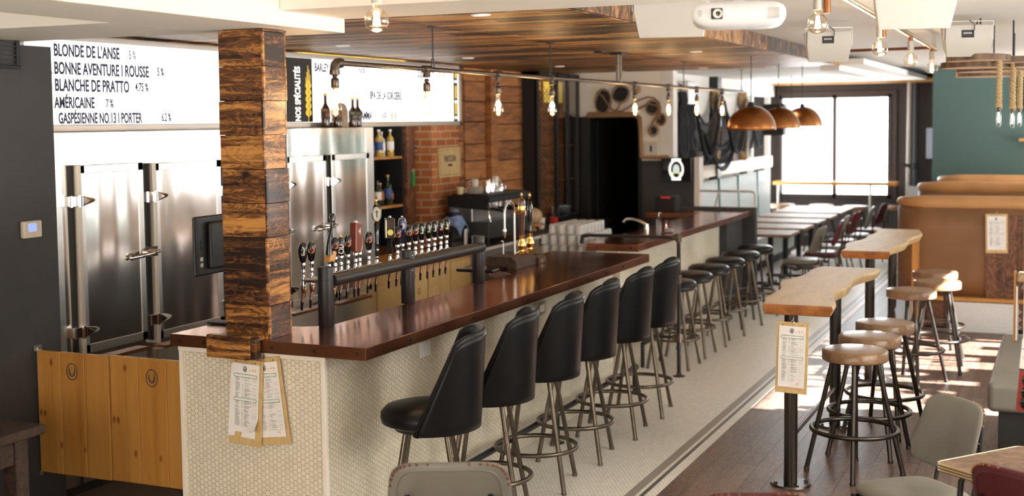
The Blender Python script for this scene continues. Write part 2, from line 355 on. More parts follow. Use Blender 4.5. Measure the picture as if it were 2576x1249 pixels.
def brickmat():
    m,nt,b=_nt('red brick'); tc=N(nt,'ShaderNodeTexCoord'); sp=N(nt,'ShaderNodeSeparateXYZ'); L(nt,tc.outputs['Object'],sp.inputs[0])
    cb=N(nt,'ShaderNodeCombineXYZ'); L(nt,mth(nt,'ADD',sp.outputs[0],sp.outputs[1]),cb.inputs[0]); L(nt,sp.outputs[2],cb.inputs[1])
    nz=N(nt,'ShaderNodeTexNoise'); nz.inputs['Scale'].default_value=9; L(nt,tc.outputs['Object'],nz.inputs['Vector'])
    va=N(nt,'ShaderNodeVectorMath',operation='MULTIPLY_ADD'); L(nt,nz.outputs['Color'],va.inputs[0]); va.inputs[1].default_value=(.012,.012,0); L(nt,cb.outputs[0],va.inputs[2])
    br=N(nt,'ShaderNodeTexBrick'); L(nt,va.outputs[0],br.inputs['Vector']); br.inputs['Scale'].default_value=1; br.inputs['Brick Width'].default_value=.21; br.inputs['Row Height'].default_value=.072; br.inputs['Mortar Size'].default_value=.009; br.inputs['Mortar Smooth'].default_value=.3
    br.inputs['Color1'].default_value=(.50,.165,.05,1); br.inputs['Color2'].default_value=(.34,.10,.032,1); br.inputs['Mortar'].default_value=(.52,.35,.2,1); br.inputs['Bias'].default_value=.1
    L(nt,br.outputs['Color'],b.inputs['Base Color']); b.inputs['Roughness'].default_value=.85
    bp=N(nt,'ShaderNodeBump'); bp.inputs['Strength'].default_value=.7; bp.inputs['Distance'].default_value=.008; bp.invert=True; L(nt,br.outputs['Fac'],bp.inputs['Height']); L(nt,bp.outputs[0],b.inputs['Normal']); return m
X_['brick']=brickmat()
# ---------------------------------------------------------------- the room shell
XW=1.6           # right wall with the sunny windows
b=MB()
xs=-6.6
i=0
y=-1.6
rnd.seed(3)
# wood floor boards run along Y
x=-2.075
while x<XW+.1:
    yy=-1.6-rnd.random()*1.2
    while yy<21:
        ln=1.1+rnd.random()*1.0; b.box(x,x+.1265,max(yy,-1.6),min(yy+ln-.0015,20.7),-.02,0); yy+=ln
    x+=.128
struct(b.build('floor',X_['floorwood']))
struct(MB().box(-6.7,-2.08,-1.6,20.7,-.03,.0).build('floor',X_['hex_floor']))
struct(MB().box(-5.1,-3.99,2.0,20.7,.0,.012).build('floor',X_['darkwood']))
struct(MB().box(-6.9,XW+.3,-1.7,20.9,-.1,-.031).build('floor',X_['black']))
# ceilings
struct(MB().box(-2.24,XW+.2,-1.6,20.9,2.765,2.85).build('ceiling',X_['white']))
struct(MB().box(-6.9,-2.24,-1.6,5.0,2.765,2.85).build('ceiling',X_['cream']))
b=MB(); y=5.35; rnd.seed(5)
while y<13.6:
    x=-6.6-rnd.random()
    while x<-2.26:
        ln=.5+rnd.random()*1.3; x1=min(x+ln,-2.26); b.box(max(x,-6.7),x1-.001,y,y+.0925,2.645,2.665+rnd.random()*.002); x+=ln
    y+=.095
struct(b.build('ceiling',X_['ceilwood']))
struct(MB().box(-6.7,-2.26,5.3,13.7,2.67,2.74).build('ceiling',X_['black']))
b=MB(); y=5.35
while y<13.6:
    ln=.9+rnd.random()*.9; b.box(-2.258,-2.236,y,min(y+ln,13.7)-.002,2.648,2.764); y+=ln
struct(b.build('trim_1',X_['ceilwood']))
struct(MB().box(-6.7,-2.0,13.7,20.7,2.66,2.72).build('ceiling',X_['white']))
struct(MB().box(-2.45,-2.25,13.7,16.6,2.6,2.70).build('trim_2',X_['white'],bevel=.003))
struct(MB().box(-4.35,-1.3,20.1,20.69,2.63,2.69).build('trim_3',X_['pine']))
struct(MB().box(-7.1,XW+.25,-1.9,21,2.86,3.0).build('ceiling',X_['cream']))
struct(MB().box(-6.9,-2.24,5.0,5.35,2.70,2.85).build('ceiling',X_['cream']))
# cream bulkheads that frame the front of the bar
struct(MB().box(-3.86,-3.335,-1.6,5.48,2.55,2.765).build('trim_4',X_['cream'],bevel=.004))
struct(MB().box(-3.335,XW,4.91,5.49,2.62,2.765).build('trim_5',X_['cream'],bevel=.004))
struct(MB().box(-6.6,-3.86,4.38,4.52,2.55,2.765).box(-6.6,-3.86,4.52,5.1,2.55,2.60).box(-4.04,-3.86,5.1,5.48,2.55,2.62).build('trim_6',X_['cream'],bevel=.004))
# left: charcoal wall beside the coolers, then dark wall behind
struct(MB().box(-5.3,-5.08,-1.6,5.29,0,2.53).build('wall_left',X_['gray_wall'],bevel=.003))
struct(MB().box(-5.3,-5.13,-1.6,5.08,2.53,2.765).build('wall_left',X_['cream']))
struct(MB().box(-6.9,-6.6,5.0,14.3,0,2.8).build('wall_left',X_['black']))
# door wall at the far end of the bar (faces the viewer)
YD=14.12
D0,D1=-5.22,-4.62
b=MB(); b.box(-6.9,D0,YD,YD+.15,2.14,2.8); b.box(D1,-4.34,YD,YD+.15,1.62,2.8); b.box(D0,D1,YD,YD+.15,2.14,2.8)
struct(b.build('wall_back',X_['cream']))
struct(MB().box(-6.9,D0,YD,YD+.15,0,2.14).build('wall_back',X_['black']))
struct(MB().box(D1,-4.34,YD-.002,YD+.15,0,1.62).box(-4.34,-3.95,YD-.01,YD+.15,0,1.64).build('wall_back',X_['gray_wall']))
struct(MB().box(-3.95,-3.89,YD-.01,YD+.16,0,1.66).build('trim_8',X_['white']))
struct(MB().box(-4.36,-4.20,YD-.01,YD+.16,1.62,2.66).build('trim_7',X_['white']))
d=struct(MB().box(D0-.05,D0,YD-.03,YD,0,2.16).box(D1-.0,D1+.035,YD-.03,YD,0,1.9).build('door_1',X_['black']))
MB().box(D0,D0+.02,YD+.18,YD+1.2,0,2.1).build('door_leaf',X_['black'],d)
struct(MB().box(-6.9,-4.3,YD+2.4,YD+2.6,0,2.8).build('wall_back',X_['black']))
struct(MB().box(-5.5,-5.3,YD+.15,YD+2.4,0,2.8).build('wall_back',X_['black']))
# banquette wall with net
XN=-4.42
struct(MB().box(XN-.2,XN,YD+.15,18.2,0,2.8).box(XN-.2,XN,18.2,20.6,2.45,2.8).box(XN-.2,XN,18.2,20.6,0,.45).build('wall_left',X_['white']))
struct(MB().box(XN-.14,XN-.06,18.2,18.28,.45,2.45).box(XN-.14,XN-.06,19.3,19.38,.45,2.45).box(XN-.14,XN-.06,20.5,20.6,.45,2.45).build('window_2',X_['white']))
# far wall
YF=20.7
b=MB(); b.box(-6.6,-4.36,YF,YF+.2,0,2.8); b.box(-4.36,-2.58,YF,YF+.2,2.46,2.8); b.box(-4.36,-2.58,YF,YF+.2,0,.80); b.box(-2.58,XW,YF,YF+.2,0,2.8)
struct(b.build('wall_far',X_['dark_wall']))
b=MB(); 
for q in ((-4.36,-4.31,.8,2.46),(-2.64,-2.58,.8,2.46),(-3.495,-3.435,.8,2.46),(-4.36,-2.58,.8,.86),(-4.36,-2.58,2.41,2.46)): b.box(q[0],q[1],YF-.04,YF+.08,q[2],q[3])
b.box(-4.36,-2.5,YF-.03,YF,2.46,2.52).box(-2.58,-2.5,YF-.03,YF,.8,2.46)
w=struct(b.build('window_1',X_['dark_wall'],bevel=.004))
MB().box(-4.31,-2.64,YF+.02,YF+.026,.86,2.41).build('pane',X_['glassy'],w)
# teal wall
struct(MB().box(-1.66,XW,17.5,17.7,0,2.8).build('wall_teal',X_['teal']))
# right wall with three big openings
b=MB(); z0,z1=.85,2.5; yy=-1.6
for a,c in ((3.8,7.0),(9.05,12.6),(14.4,17.2)):
    b.box(XW,XW+.2,yy,a,0,2.8); b.box(XW,XW+.2,a,c,0,z0); b.box(XW,XW+.2,a,c,z1,2.8); yy=c
b.box(XW,XW+.2,yy,20.9,0,2.8)
struct(b.build('wall_right',X_['cream']))
for k,(a,c) in enumerate(((3.8,7.0),(9.05,12.6),(14.4,17.2))):
    b=MB(); n=3
    b.box(XW+.05,XW+.12,a,c,z0,z0+.05).box(XW+.05,XW+.12,a,c,z1-.05,z1)
    for i in range(n+1):
        q=a+(c-a)*i/n; b.box(XW+.05,XW+.12,q-.025,q+.025,z0,z1)
    struct(b.build('window_%d'%(k+3),X_['black']))
struct(MB().box(-6.9,XW+.2,-1.8,-1.6,0,.9).box(-6.9,-4.2,-1.8,-1.6,.9,2.8).box(1.2,XW+.2,-1.8,-1.6,.9,2.8).box(-4.2,1.2,-1.8,-1.6,2.6,2.8).build('wall_front',X_['cream']))

# ---------------------------------------------------------------- bar counters
def counter(name,label,top_poly,base_boxes,rivets,trimboxes,loc):
    t=thing(name,label,'bar counter',loc)
    lx,ly,lz=loc
    P=[(x-lx,y-ly,1.01-lz) for x,y in top_poly]
    o=MB(); o.prism(P,(0,0,.06))
    ob=o.build('countertop',[X_['copper_edge'],X_['copper']],t,bevel=.003)
    for p in ob.data.polygons:
        if abs(p.normal.z)>.9: p.material_index=1
    b=MB()
    for q in base_boxes: b.box(q[0]-lx,q[1]-lx,q[2]-ly,q[3]-ly,q[4]-lz,q[5]-lz)
    b.build('tiled_base',X_['hex_wall'],t)
    if trimboxes:
        b=MB()
        for q in trimboxes: b.box(q[0]-lx,q[1]-lx,q[2]-ly,q[3]-ly,q[4]-lz,q[5]-lz)
        b.build('base_trim',X_['cream'],t,bevel=.002)
    for (x,y,n) in rivets:
        r=MB(); r.lathe([(.0085,-.001),(.008,.002),(.005,.0045),(0,.006)],(x-lx,y-ly,1.04-lz),n=10,axis=n,cap=False); r.build('rivet',X_['rivet'],t,smooth=True)
    return t
A=[(-4.045,4.94),(-2.925,4.93),(-2.93,9.2),(-3.73,9.2),(-3.73,8.0),(-3.43,7.7),(-3.43,5.42),(-3.55,5.35),(-4.03,5.35)]
riv=[(-3.98,4.939,(0,-1,0)),(-3.84,4.938,(0,-1,0)),(-3.71,4.937,(0,-1,0)),(-3.44,4.935,(0,-1,0)),(-3.2,4.933,(0,-1,0)),(-2.97,4.931,(0,-1,0)),(-2.926,5.0,(1,0,0))]
riv+=[(-2.926,5.0+.357*i,(1,0,0)) for i in range(1,12)]
bar1=counter('bar_counter','long copper-topped bar counter on cream hexagon tiles nearest the viewer, with the taps',A,
  [(-4.0,-3.18,4.975,5.30,0.0,1.009),(-3.40,-3.18,5.30,9.06,0.0,1.009)],riv,
  [(-4.015,-3.165,4.96,4.975,.985,1.008),(-4.012,-3.99,4.962,4.985,0,.99),(-3.19,-3.168,4.962,4.985,0,.985)],(-3.3,6.5,0))
MB().box(-3.42,-3.40,5.30,9.05,.1,1.0).box(-4.0,-3.4,5.3,5.32,.1,1.0).build('back_panel',X_['darkwood'],bar1).location=(3.3,-6.5,0)
B_=[(-3.69,9.86),(-3.235,9.86),(-3.235,13.9),(-4.3,13.9),(-4.3,13.35),(-3.69,13.35)]
riv=[(-3.6,9.86,(0,-1,0)),(-3.3,9.86,(0,-1,0))]+[(-3.236,9.9+.31*i,(1,0,0)) for i in range(13)]
bar2=counter('bar_counter','second copper-topped bar counter farther off, behind the backless stools',B_,
  [(-3.62,-3.42,9.93,13.2,0,1.009)],riv,[(-3.62,-3.42,9.9,9.93,.93,1.008)],(-3.45,11.8,0))
MB().box(-4.2,-3.5,13.3,13.5,0,1.0).build('back_panel',X_['gray_wall'],bar2).location=(3.45,-11.8,0)
struct(MB().box(-4.3,-3.2,13.93,14.03,0,1.1).build('wall_partition',X_['gray_wall']))
MB().box(-3.44,-3.34,13.21,13.92,0,1.0).build('end_panel',X_['gray_wall'],bar2).location=(3.45,-11.8,0)
# electrical plates on the tiled base
for k,(y_,z_,lab) in enumerate(((5.98,.87,'pale blank cover plate on the tiled bar front below the counter, nearer the viewer'),(7.63,.86,'steel-rimmed power outlet on the tiled bar front, farther along'))):
    o=MB().box(-3.179,-3.173,y_-.06,y_+.06,z_-.04,z_+.04).build('outlet_plate',X_['paper' if k==0 else 'frame'],bevel=.001); tag(o,lab,'outlet')
    if k: MB().box(-3.173,-3.1715,y_-.04,y_+.04,z_-.024,z_+.024).build('socket_face',X_['cream'],o)

# ---------------------------------------------------------------- scorched wood column
col=thing('timber_column','square column clad in scorched pine blocks rising from the bar corner','column',(-3.6,5.06,1.07))
b=MB(); rnd.seed(11); z=1.0*0; hh=.163; i=0
while z<1.478:
    h=min(hh,1.478-z); j=lambda:(rnd.random()-.5)*.008
    a0,a1,c0,c1=-.128+j(),.125+j(),-.093+j(),.098+j()
    w=.012
    b.box(a0,a1-.0005,c0,c0+w,z,z+h-.002)              # near face board
    b.box(a1-w,a1,c0+w,c1-w*.9,z,z+h-.002)             # aisle face board
    b.box(a1-w*2.6,a1+.0008,c1-w*.9,c1,z,z+h-.002)     # far edge
    b.box(a1-w*.9,a1+.0006,c0-.0006,c0+w*1.2,z,z+h-.002) # corner strip
    b.box(a0,a0+w,c0+w,c1-w,z,z+h-.002); b.box(a0,a1-w*2.6,c1-w,c1,z,z+h-.002)
    z+=h
b.build('clad_blocks',X_['char'],col,bevel=.0015)
MB().box(-.11,.11,-.08,.08,0,1.478).build('core',X_['black'],col)
fb=MB().box(-.185,.07,-.175,-.134,-.09,.022).box(.07,.105,-.175,-.134,-.088,.018).build('foot_block',X_['char'],col,bevel=.006)
MB().box(-.13,.1,-.136,-.095,.0,.022).build('foot_block',X_['char'],col,bevel=.004)
# ---------------------------------------------------------------- walk-in cooler
XC=-5.15
X_['post']=mat('satin door post',(.55,.5,.42),rough=.4,metal=.55)
ck=thing('walk_in_cooler','stainless steel walk-in cooler wall with latched doors behind the bar','cooler',(XC,7,0))
MB().box(-.6,-.0,-1.70,1.86,.05,2.065).build('body',X_['steel'],ck,bevel=.004)
MB().box(-.002,.004,-1.7,1.75,.03,.6).build('kick_panel',X_['steel_plain'],ck)
MB().box(-.5,.02,-1.69,1.85,.0,.05).build('plinth',X_['black'],ck)
def hinge(y,z,p):
    h=MB(); h.box(.0,.05,y-.075,y-.02,z-.03,z+.03); h.cyl((.05,y-.012,z-.036),(.05,y-.012,z+.036),.011); h.cyl((.045,y-.07,z-.034),(.045,y-.07,z+.034),.008)
    h.prism([(.062,y+.0,z-.03),(.062,y+.0,z+.03),(.046,y+.105,z+.012),(.046,y+.125,z),(.046,y+.105,z-.012)],(-.012,0,0))
    h.prism([(.062,y,z-.03),(.062,y,z+.03),(.075,y+.05,z)],(-.02,0,0))
    return h.build('hinge',X_['chrome'],p,bevel=.002)
def latch(y,z,p):
    h=MB(); h.cyl((.03,y,z),(.075,y,z),.03,.024,16); h.tube([(.06,y-.13,z-.018),(.085,y-.09,z-.012),(.095,y,z-.004),(.08,y+.06,z),(.06,y+.1,z)],[.012,.014,.012,.011,.013],10); h.sph((.055,y-.14,z-.02),.016)
    h.box(.0,.05,y+.04,y+.1,z-.03,z+.03)
    return h.build('latch',X_['chrome'],p,smooth=True)
doors=[(-1.50,-.96,.80,1.875),(-.86,-.2,.78,1.865),(-.14,.5,.77,1.862),(.56,1.09,.77,1.86),(1.17,1.73,.76,1.86)]
for k,(a,c,zb,zt) in enumerate(doors):
    d=MB().box(0,.035,a,c,zb,zt).build('door',X_['steel'],ck,bevel=.004)
    e=MB()
    for q in ((a,a+.045,zb,zt),(c-.045,c,zb,zt),(a,c,zb,zb+.05),(a,c,zt-.045,zt)): e.box(.035,.040,q[0],q[1],q[2],q[3])
    e.build('door_rim',X_['steel_plain'],d,bevel=.002)
    MB().box(0,.02,a-.034,a-.024,zb-.75 if k==0 else zb,zt).build('gasket',X_['black'],d)
    if k<4:
        MB().box(.0,.046,a-.06+.038,a+.012,zb-.7 if k==0 else zb-.02,zt+.004).build('edge_post',X_['post'],d,bevel=.003)
    hinge(a,zt-.2,d); hinge(a,zb+.13,d)
    if k<4: latch(c+.0,1.33,d)
    MB().box(0,.03,a+.02,c,zb-.5,zb-.06).build('lower_door',X_['steel_plain'],ck,bevel=.004)
    MB().box(0,.045,a+.05,c,zb-.065,zb-.045).build('lower_handle',X_['copper_edge'],ck,bevel=.002)
# trims around
MB().box(0,.006,-1.70,-1.6,.05,2.06).build('side_panel',X_['steel_plain'],ck)
MB().box(0,.006,1.74,1.855,.05,2.06).build('side_panel',X_['steel_plain'],ck)
# ---------------------------------------------------------------- lit menu board
XB=-5.32
mb=thing('menu_board','long backlit white menu board above the steel cooler','menu board',(XB,8,2.07))
Y0,Y1=5.3-8,10.80-8
h0,h1=.025,.56
f=MB()
for q in ((Y0,Y1,h0-.03,h0+.012),(Y0,Y1,h1-.035,h1),(Y0,Y0+.02,h0,h1),(Y1-.04,Y1,h0-.03,h1)): f.box(-.06,.02,*q)
f.build('frame',X_['frame'],mb,bevel=.004)
MB().box(-.06,.004,Y0,Y1-.03,h0,h1-.02).build('lit_panel',X_['board'],mb)
yb=7.76-8
yb2=8.235-8
MB().box(.004,.008,yb-.05,yb2,h0+.015,h1-.037).build('black_panel',X_['black'],mb)
xt=.0085
wt=mat('white lettering',(.9,.9,.9),rough=.6,emis=((1,1,1),.7)); yl=mat('yellow print',(.85,.62,.08),rough=.6,emis=((.85,.62,.08),.35)); inkb=mat('sign lettering',(.045,.05,.09),rough=.6)

def T(body,y,z,size,m=inkb,sx=.56,bold=.028,**k): return text(body,m,size,(xt,y-8,z-2.07),parent=mb,sx=sx,bold=bold,**k)
CH=.098
T("BLONDE DE L'ANSE",5.55,2.503,CH,sx=.635); T("5 %",6.18,2.508,CH*.75,bold=.008,sx=.6)
T("A BONNE AVENTURE I ROUSSE",5.49,2.40,CH,sx=.635); T("5 %",6.44,2.413,CH*.75,bold=.022,sx=.6)
T("BLANCHE DE PRATTO",5.55,2.303,CH,sx=.635); T("4.75 %",6.23,2.312,CH*.75,bold=.022,sx=.62)
T("A AMÉRICAINE",5.49,2.205,CH*.92,sx=.63); T("7 %",5.965,2.21,CH*.72,bold=.022,sx=.62)
T("GASPÉSIENNE NO.13 I PORTER",5.57,2.115,CH*.9,sx=.59); T("6.2 %",6.47,2.124,CH*.75,bold=.022,sx=.58)
T("BARLEY WINE",8.27,2.50,CH*.92,sx=.66); T("9.8 %",8.93,2.505,CH*.65,bold=.022,sx=.7)
T("GOSE CUA",9.93,2.495,CH*.8,sx=.6,bold=.022); T("4 %",10.3,2.495,CH*.6,bold=.022)
T("IIPA DE LA SORCIÈRE",9.10,2.295,CH*.95,sx=.62,bold=.026); T("4 3 %",9.86,2.30,CH*.7,bold=.022)
T("Y GAMMA",8.85,2.125,CH,sx=.62,shear=.15); T("4.5%",9.3,2.14,CH*.7,bold=.022)
T("NOS SPÉCIALITÉS",8.065,2.115,.098,m=wt,sx=.545,bold=.03,rot90=True,name='vertical_lettering')
def wheat(y):
    g=MB()
    for i in range(5):
        zc=2.16+i*.052-2.07
        for s_ in(-1,1):
            g.grid(lambda u,v,zc=zc,s_=s_:(xt+.0015*math.sin(PI*v),y-8+s_*(.003+.045*math.sin(PI*v**.8)*(.15+.85*u)*(1-.35*v)),zc+.075*v-.01),3,9)
    g.box(xt-.0005,xt+.001,y-8-.004,y-8+.004,2.11-2.07,2.40-2.07)
    for q,hh_ in ((-.028,.05),(-.013,.09),(0,.14),(.014,.11),(.028,.07)): g.box(xt-.0005,xt+.001,y-8+q-.0035,y-8+q+.0035,2.37-2.07,2.40+hh_-2.07)
    g.build('wheat_ear',yl,mb)
wheat(7.82); wheat(8.175)
MB().box(.004,.008,10.66-8,10.74-8,h0+.01,h1-.04).build('black_strip',X_['black'],mb)
for z_,h_ in ((.10,.11),(.25,.12),(.44,.08)):
    g=MB(); g.box(.008,.010,10.68-8,10.72-8,z_,z_+h_).build('glass_icon',yl,mb)
    g=MB()
    for i_ in range(3): g.box(.008,.010,10.673-8+i_*.02,10.687-8+i_*.02,z_-.045,z_-.018)
    g.build('price_mark',wt,mb)
for (y_,z_) in ((9.46,2.125),(9.52,2.125),(10.37,2.5),(10.45,2.5),(10.08,2.31)):
    MB().box(.0045,.007,y_-8,y_+.02-8,z_-2.07,z_+.06-2.07).build('drink_icon',X_['orange'],mb)
# strip light glimpsed over the board
o=MB().box(-5.45,-5.41,8.2,9.9,2.632,2.642).build('strip_light',glow('yellow strip light',(1,.75,.15),2.5)); tag(o,'thin yellow light strip glowing above the menu board','light')
# ---------------------------------------------------------------- beer tower with taps
LX={}
tw=thing('beer_tower','matte black pipe beer tower with a long row of tap handles on the bar','beer tower',(-3.43,5.4,1.07))
def sticker(p,c,r,mat1,mat2,nrm):
    nrm=Vector(nrm).normalized()
    g=MB(); g.cyl(Vector(c),Vector(c)+nrm*.0012,r,r,20); o=g.build('badge',mat1,p)
    if mat2: MB().cyl(Vector(c)+nrm*.0012,Vector(c)+nrm*.0018,r*.62,r*.62,16).cyl(Vector(c)+nrm*.0018,Vector(c)+nrm*.0022,r*.3,r*.3,6).build('badge_ring',mat2,p)
for y_ in (0,.865,1.80):
    g=MB(); g.lathe([(.038,0),(.040,.004),(.040,.30),(.039,.303),(.036,.304),(.0,.304)],(0,y_,0),n=32); g.build('column',X_['charcoal'],tw,smooth=True)
    g=MB(); g.lathe([(.0405,.238),(.0412,.240),(.0405,.242)],(0,y_,0),n=32,cap=False); g.build('seam',X_['charcoal'],tw,smooth=True)
    for q,w_ in ((.04,.19),(.04,.275)): MB().sph((.038,y_-.012 if y_ else y_+.02,w_+0),.004,8,6).build('screw',X_['chrome'],tw,smooth=True)
for a,c in ((.03,.885),(.885,1.815)):
    MB().cyl((.015,a,.232),(.015,c,.232),.034,.034,28).build('cross_pipe',X_['charcoal'],tw,smooth=True)
bw=mat('badge orange',(.62,.2,.09),rough=.5); bk=mat('badge black',(.05,.025,.02),rough=.5); bs=mat('badge silver',(.5,.52,.46),rough=.4); bgreen=mat('badge green',(.25,.4,.15),rough=.4); bred=mat('badge red',(.5,.12,.08),rough=.4); byel=mat('badge yellow',(.7,.62,.15),rough=.4); navy=mat('navy gloss',(.012,.012,.05),rough=.15,coat=.5)
cream_h=mat('cream gloss handle',(.75,.7,.55),rough=.25,coat=.4); redwood=mat('red stained wood handle',(.16,.035,.018),(.22,.05,.025),scale=8,st=(3,3,1),rough=.3,coat=.4)
FD=Vector((.55,-.78,0)).normalized()   # badges are turned towards the entrance
def tap(y,kind,badge=None,x=-.155,lift=0,spout=True):
    t=bpy.data.objects.new('tap',None); COL.objects.link(t); t.parent=tw; t.location=(x,y,-.042)
    f=MB()
    f.cyl((.0,0,.268),(-x-.02,0,.268),.011,.011,10)
    f.lathe([(.010,.20),(.014,.205),(.015,.25),(.011,.262),(.013,.27),(.009,.285),(.0075,.30)],(0,0,0),n=14)
    f.lathe([(.0065,.295),(.0105,.305),(.0105,.31),(.008,.32),(.010,.335),(.0130,.352),(.0105,.358)],(0,0,0),n=14)
    if spout: f.tube([(0,0,.215),(-.006,0,.19),(-.012,0,.15)],[.011,.009,.008],10)
    f.build('faucet',X_['chrome'],t,smooth=True)
    z=.356+lift
    if spout: MB().tube([(-.011,0,.155),(-.014,0,.11)],[.0085,.006],10).build('nozzle',X_['blackgloss'],t,smooth=True)
    if kind=='std':
        MB().lathe([(.011,0),(.019,.012),(.026,.045),(.0275,.07),(.024,.092),(.014,.104),(0,.107)],(0,0,z),n=18,sx=.8,sy=1).build('tap_handle',X_['blackgloss'],t,smooth=True)
        c=Vector((0,0,z+.06))+FD*.0225
        if badge=='o': sticker(t,c,.017,bw,bk,FD)
        else:
            m_={'s':bs,'g':bgreen,'r':bred,'y':byel}[badge]
            g=MB(); g.lathe([(.0,0),(.013,0),(.013,.0015),(0,.0015)],c,n=16,axis=FD,sx=1.5 if False else 1); 
            g2=MB(); u=FD.cross(Vector((0,0,1))); 
            g2.prism([c-u*.009-Vector((0,0,.02)),c+u*.009-Vector((0,0,.02)),c+u*.011+Vector((0,0,.01)),c+Vector((0,0,.028)),c-u*.011+Vector((0,0,.01))],FD*.0015)
            g.bm.free(); g2.build('badge',bs,t)
            if badge!='s':
                g2=MB(); g2.prism([c-u*.009-Vector((0,0,.02)),c+u*.009-Vector((0,0,.02)),c+u*.0095-Vector((0,0,.008)),c-u*.0095-Vector((0,0,.008))],FD*.0022); g2.build('badge_band',m_,t)
    elif kind=='cider':
        MB().lathe([(.012,0),(.021,.01),(.025,.05),(.024,.085),(.018,.098),(0,.1)],(0,0,z),n=18,sx=.8).build('tap_handle',X_['blackgloss'],t,smooth=True)
        MB().sph((0,0,z+.103),.009,10,8).build('finial',X_['brass'],t,smooth=True)
        o=text('CID',X_['paper'],.042,(0,0,0),axis='Y-',sx=.75,bold=.02,rot90=True); o.parent=t; o.location=Vector((0,0,z+.012))+FD*.026+Vector((.011,.006,0)); o.rotation_euler=(0,0,.62)
    elif kind=='brush':   # bent dark stick with a paddle foot
        MB().prism([(-.02,-.032,z-.02),(.02,-.032,z-.02),(.014,.0,z+.035),(-.014,.0,z+.035)],(0,.06,0)).build('paddle_foot',X_['pine'],t,bevel=.004)
        MB().tube([(0,0,z+.02),(.004,-.006,z+.08),(.006,.004,z+.125),(.004,.022,z+.16),(.004,.03,z+.19),(.004,.033,z+.215),(.004,.036,z+.235)],[.022,.013,.010,.009,.009,.018,.010],12).build('tap_handle',X_['blackgloss'],t,smooth=True)
    elif kind=='red':
        MB().prism([(-.022,-.03,z+.01),(-.022,.024,z+.0),(-.022,.045,z+.05),(-.022,.045,z+.165),(-.022,-.022,z+.17)],(.044,0,0)).build('tap_handle',redwood,t,bevel=.006)
        MB().sph((0,.012,z+.17),.011,10,8).build('finial',X_['chrome'],t,smooth=True)
        g=MB(); 
        for a_ in range(5): g.tube([(.0235,.012+.006*a_*math.cos(a_),z+.10+.005*a_),(.0235,.018+.004*math.sin(a_*2),z+.12+.004*a_)],.0012,4)
        g.build('emblem',X_['paper'],t)
    elif kind=='cream':
        MB().lathe([(.010,0),(.02,.02),(.024,.06),(.022,.09),(.012,.105),(0,.108)],(0,0,z),n=16,sx=.7).build('tap_handle',cream_h,t,smooth=True)
    elif kind=='tall':
        MB().lathe([(.009,-.06),(.011,-.03),(.013,0),(.011,.02),(.014,.03),(.011,.04),(.015,.12),(.016,.145),(.0,.15)],(0,0,z),n=16).build('tap_handle',X_['blackgloss'],t,smooth=True)
        MB().lathe([(.016,0),(.019,.003),(.016,.006)],(0,0,z+.148),n=16).build('collar',X_['brass'],t,smooth=True)
        MB().sph((0,0,z+.205),.048,20,14,(.6,.62,1.12)).build('oval_head',X_['blackgloss'],t,smooth=True)
        c=Vector((0,0,z+.20))+FD*.026; u=FD.cross(Vector((0,0,1)))
        pts=[c+u*(.026*math.cos(a))+Vector((0,0,.042*math.sin(a))) for a in np.linspace(0,2*PI,28)[:-1]]
        MB().prism(pts,FD*.004).build('badge',bs,t)
        pts=[c+u*(.023*math.cos(a))+Vector((0,0,.038*math.sin(a)))+FD*.0045 for a in np.linspace(0,2*PI,28)[:-1]]
        MB().tube(pts,.0012,5,closed=True).tube([c+FD*.0045-Vector((0,0,.02)),c+FD*.0045+Vector((0,0,.022))],.003,5).tube([c+FD*.0045+u*.01+Vector((0,0,.012)),c+FD*.0045-u*.01+Vector((0,0,.012))],.002,5).build('badge_drawing',bk,t)
        MB().lathe([(.012,0),(.013,.006),(.006,.012),(.009,.022),(.005,.03),(.007,.036),(0,.042)],(0,0,z+.255),n=14).build('finial',X_['brass'],t,smooth=True)
    elif kind=='plaque':
        MB().lathe([(.010,-.05),(.014,-.02),(.014,.04),(.017,.05)],(0,0,z),n=14).build('stem',X_['blackgloss'],t,smooth=True)
        R_=Matrix.Rotation(-.72,3,'Z')
        MB().box(-.012,.03,-.028,.028,z+.045,z+.165,rot=Matrix.Rotation(-.95,3,'Z'),piv=(0,0,0)).build('tap_handle',X_['blackgloss'],t,bevel=.005)
        c=Vector((0,0,z+.105))+Vector((math.cos(-.95),math.sin(-.95),0))*.0305; f2=Vector((math.cos(-.95),math.sin(-.95),0)); u=f2.cross(Vector((0,0,1)))
        loop=[c+u*a+Vector((0,0,h)) for a,h in ((-.024,-.05),(.024,-.05),(.024,.05),(-.024,.05))]
        MB().tube(loop,.0022,6,closed=True).build('gold_border',X_['brass'],t)
        MB().cyl(c-Vector((0,0,.022)),c-Vector((0,0,.022))+f2*.002,.017,.017,20).build('gold_disc',byel,t)
        g=MB()
        for k in range(4): g.box(-.0015,.0015,-.002,.002,0,.05,rot=Matrix.Rotation(-.95,3,'Z'),piv=(0,0,0)) if False else g.tube([c+u*(-.015+.01*k)-Vector((0,0,.0)),c+u*(-.015+.01*k)+Vector((0,0,.042))],.002,5)
        g.build('plum_stripes',X_['burg'],t)
        MB().sph((.008,-.008,z+.17),.009,10,8).build('finial',X_['chrome'],t,smooth=True)
    elif kind=='navy':
        MB().lathe([(.010,0),(.016,.03),(.02,.07),(.034,.1),(.036,.125),(.026,.15),(.0,.155)],(0,0,z),n=18,sx=.6).build('tap_handle',navy,t,smooth=True)
        sticker(t,Vector((0,0,z+.11))+FD*.025,.026,mat('blue badge',(.1,.12,.3),rough=.4),bs,FD); MB().sph((0,0,z+.16),.008,8,6).build('finial',X_['chrome'],t,smooth=True)
    return t
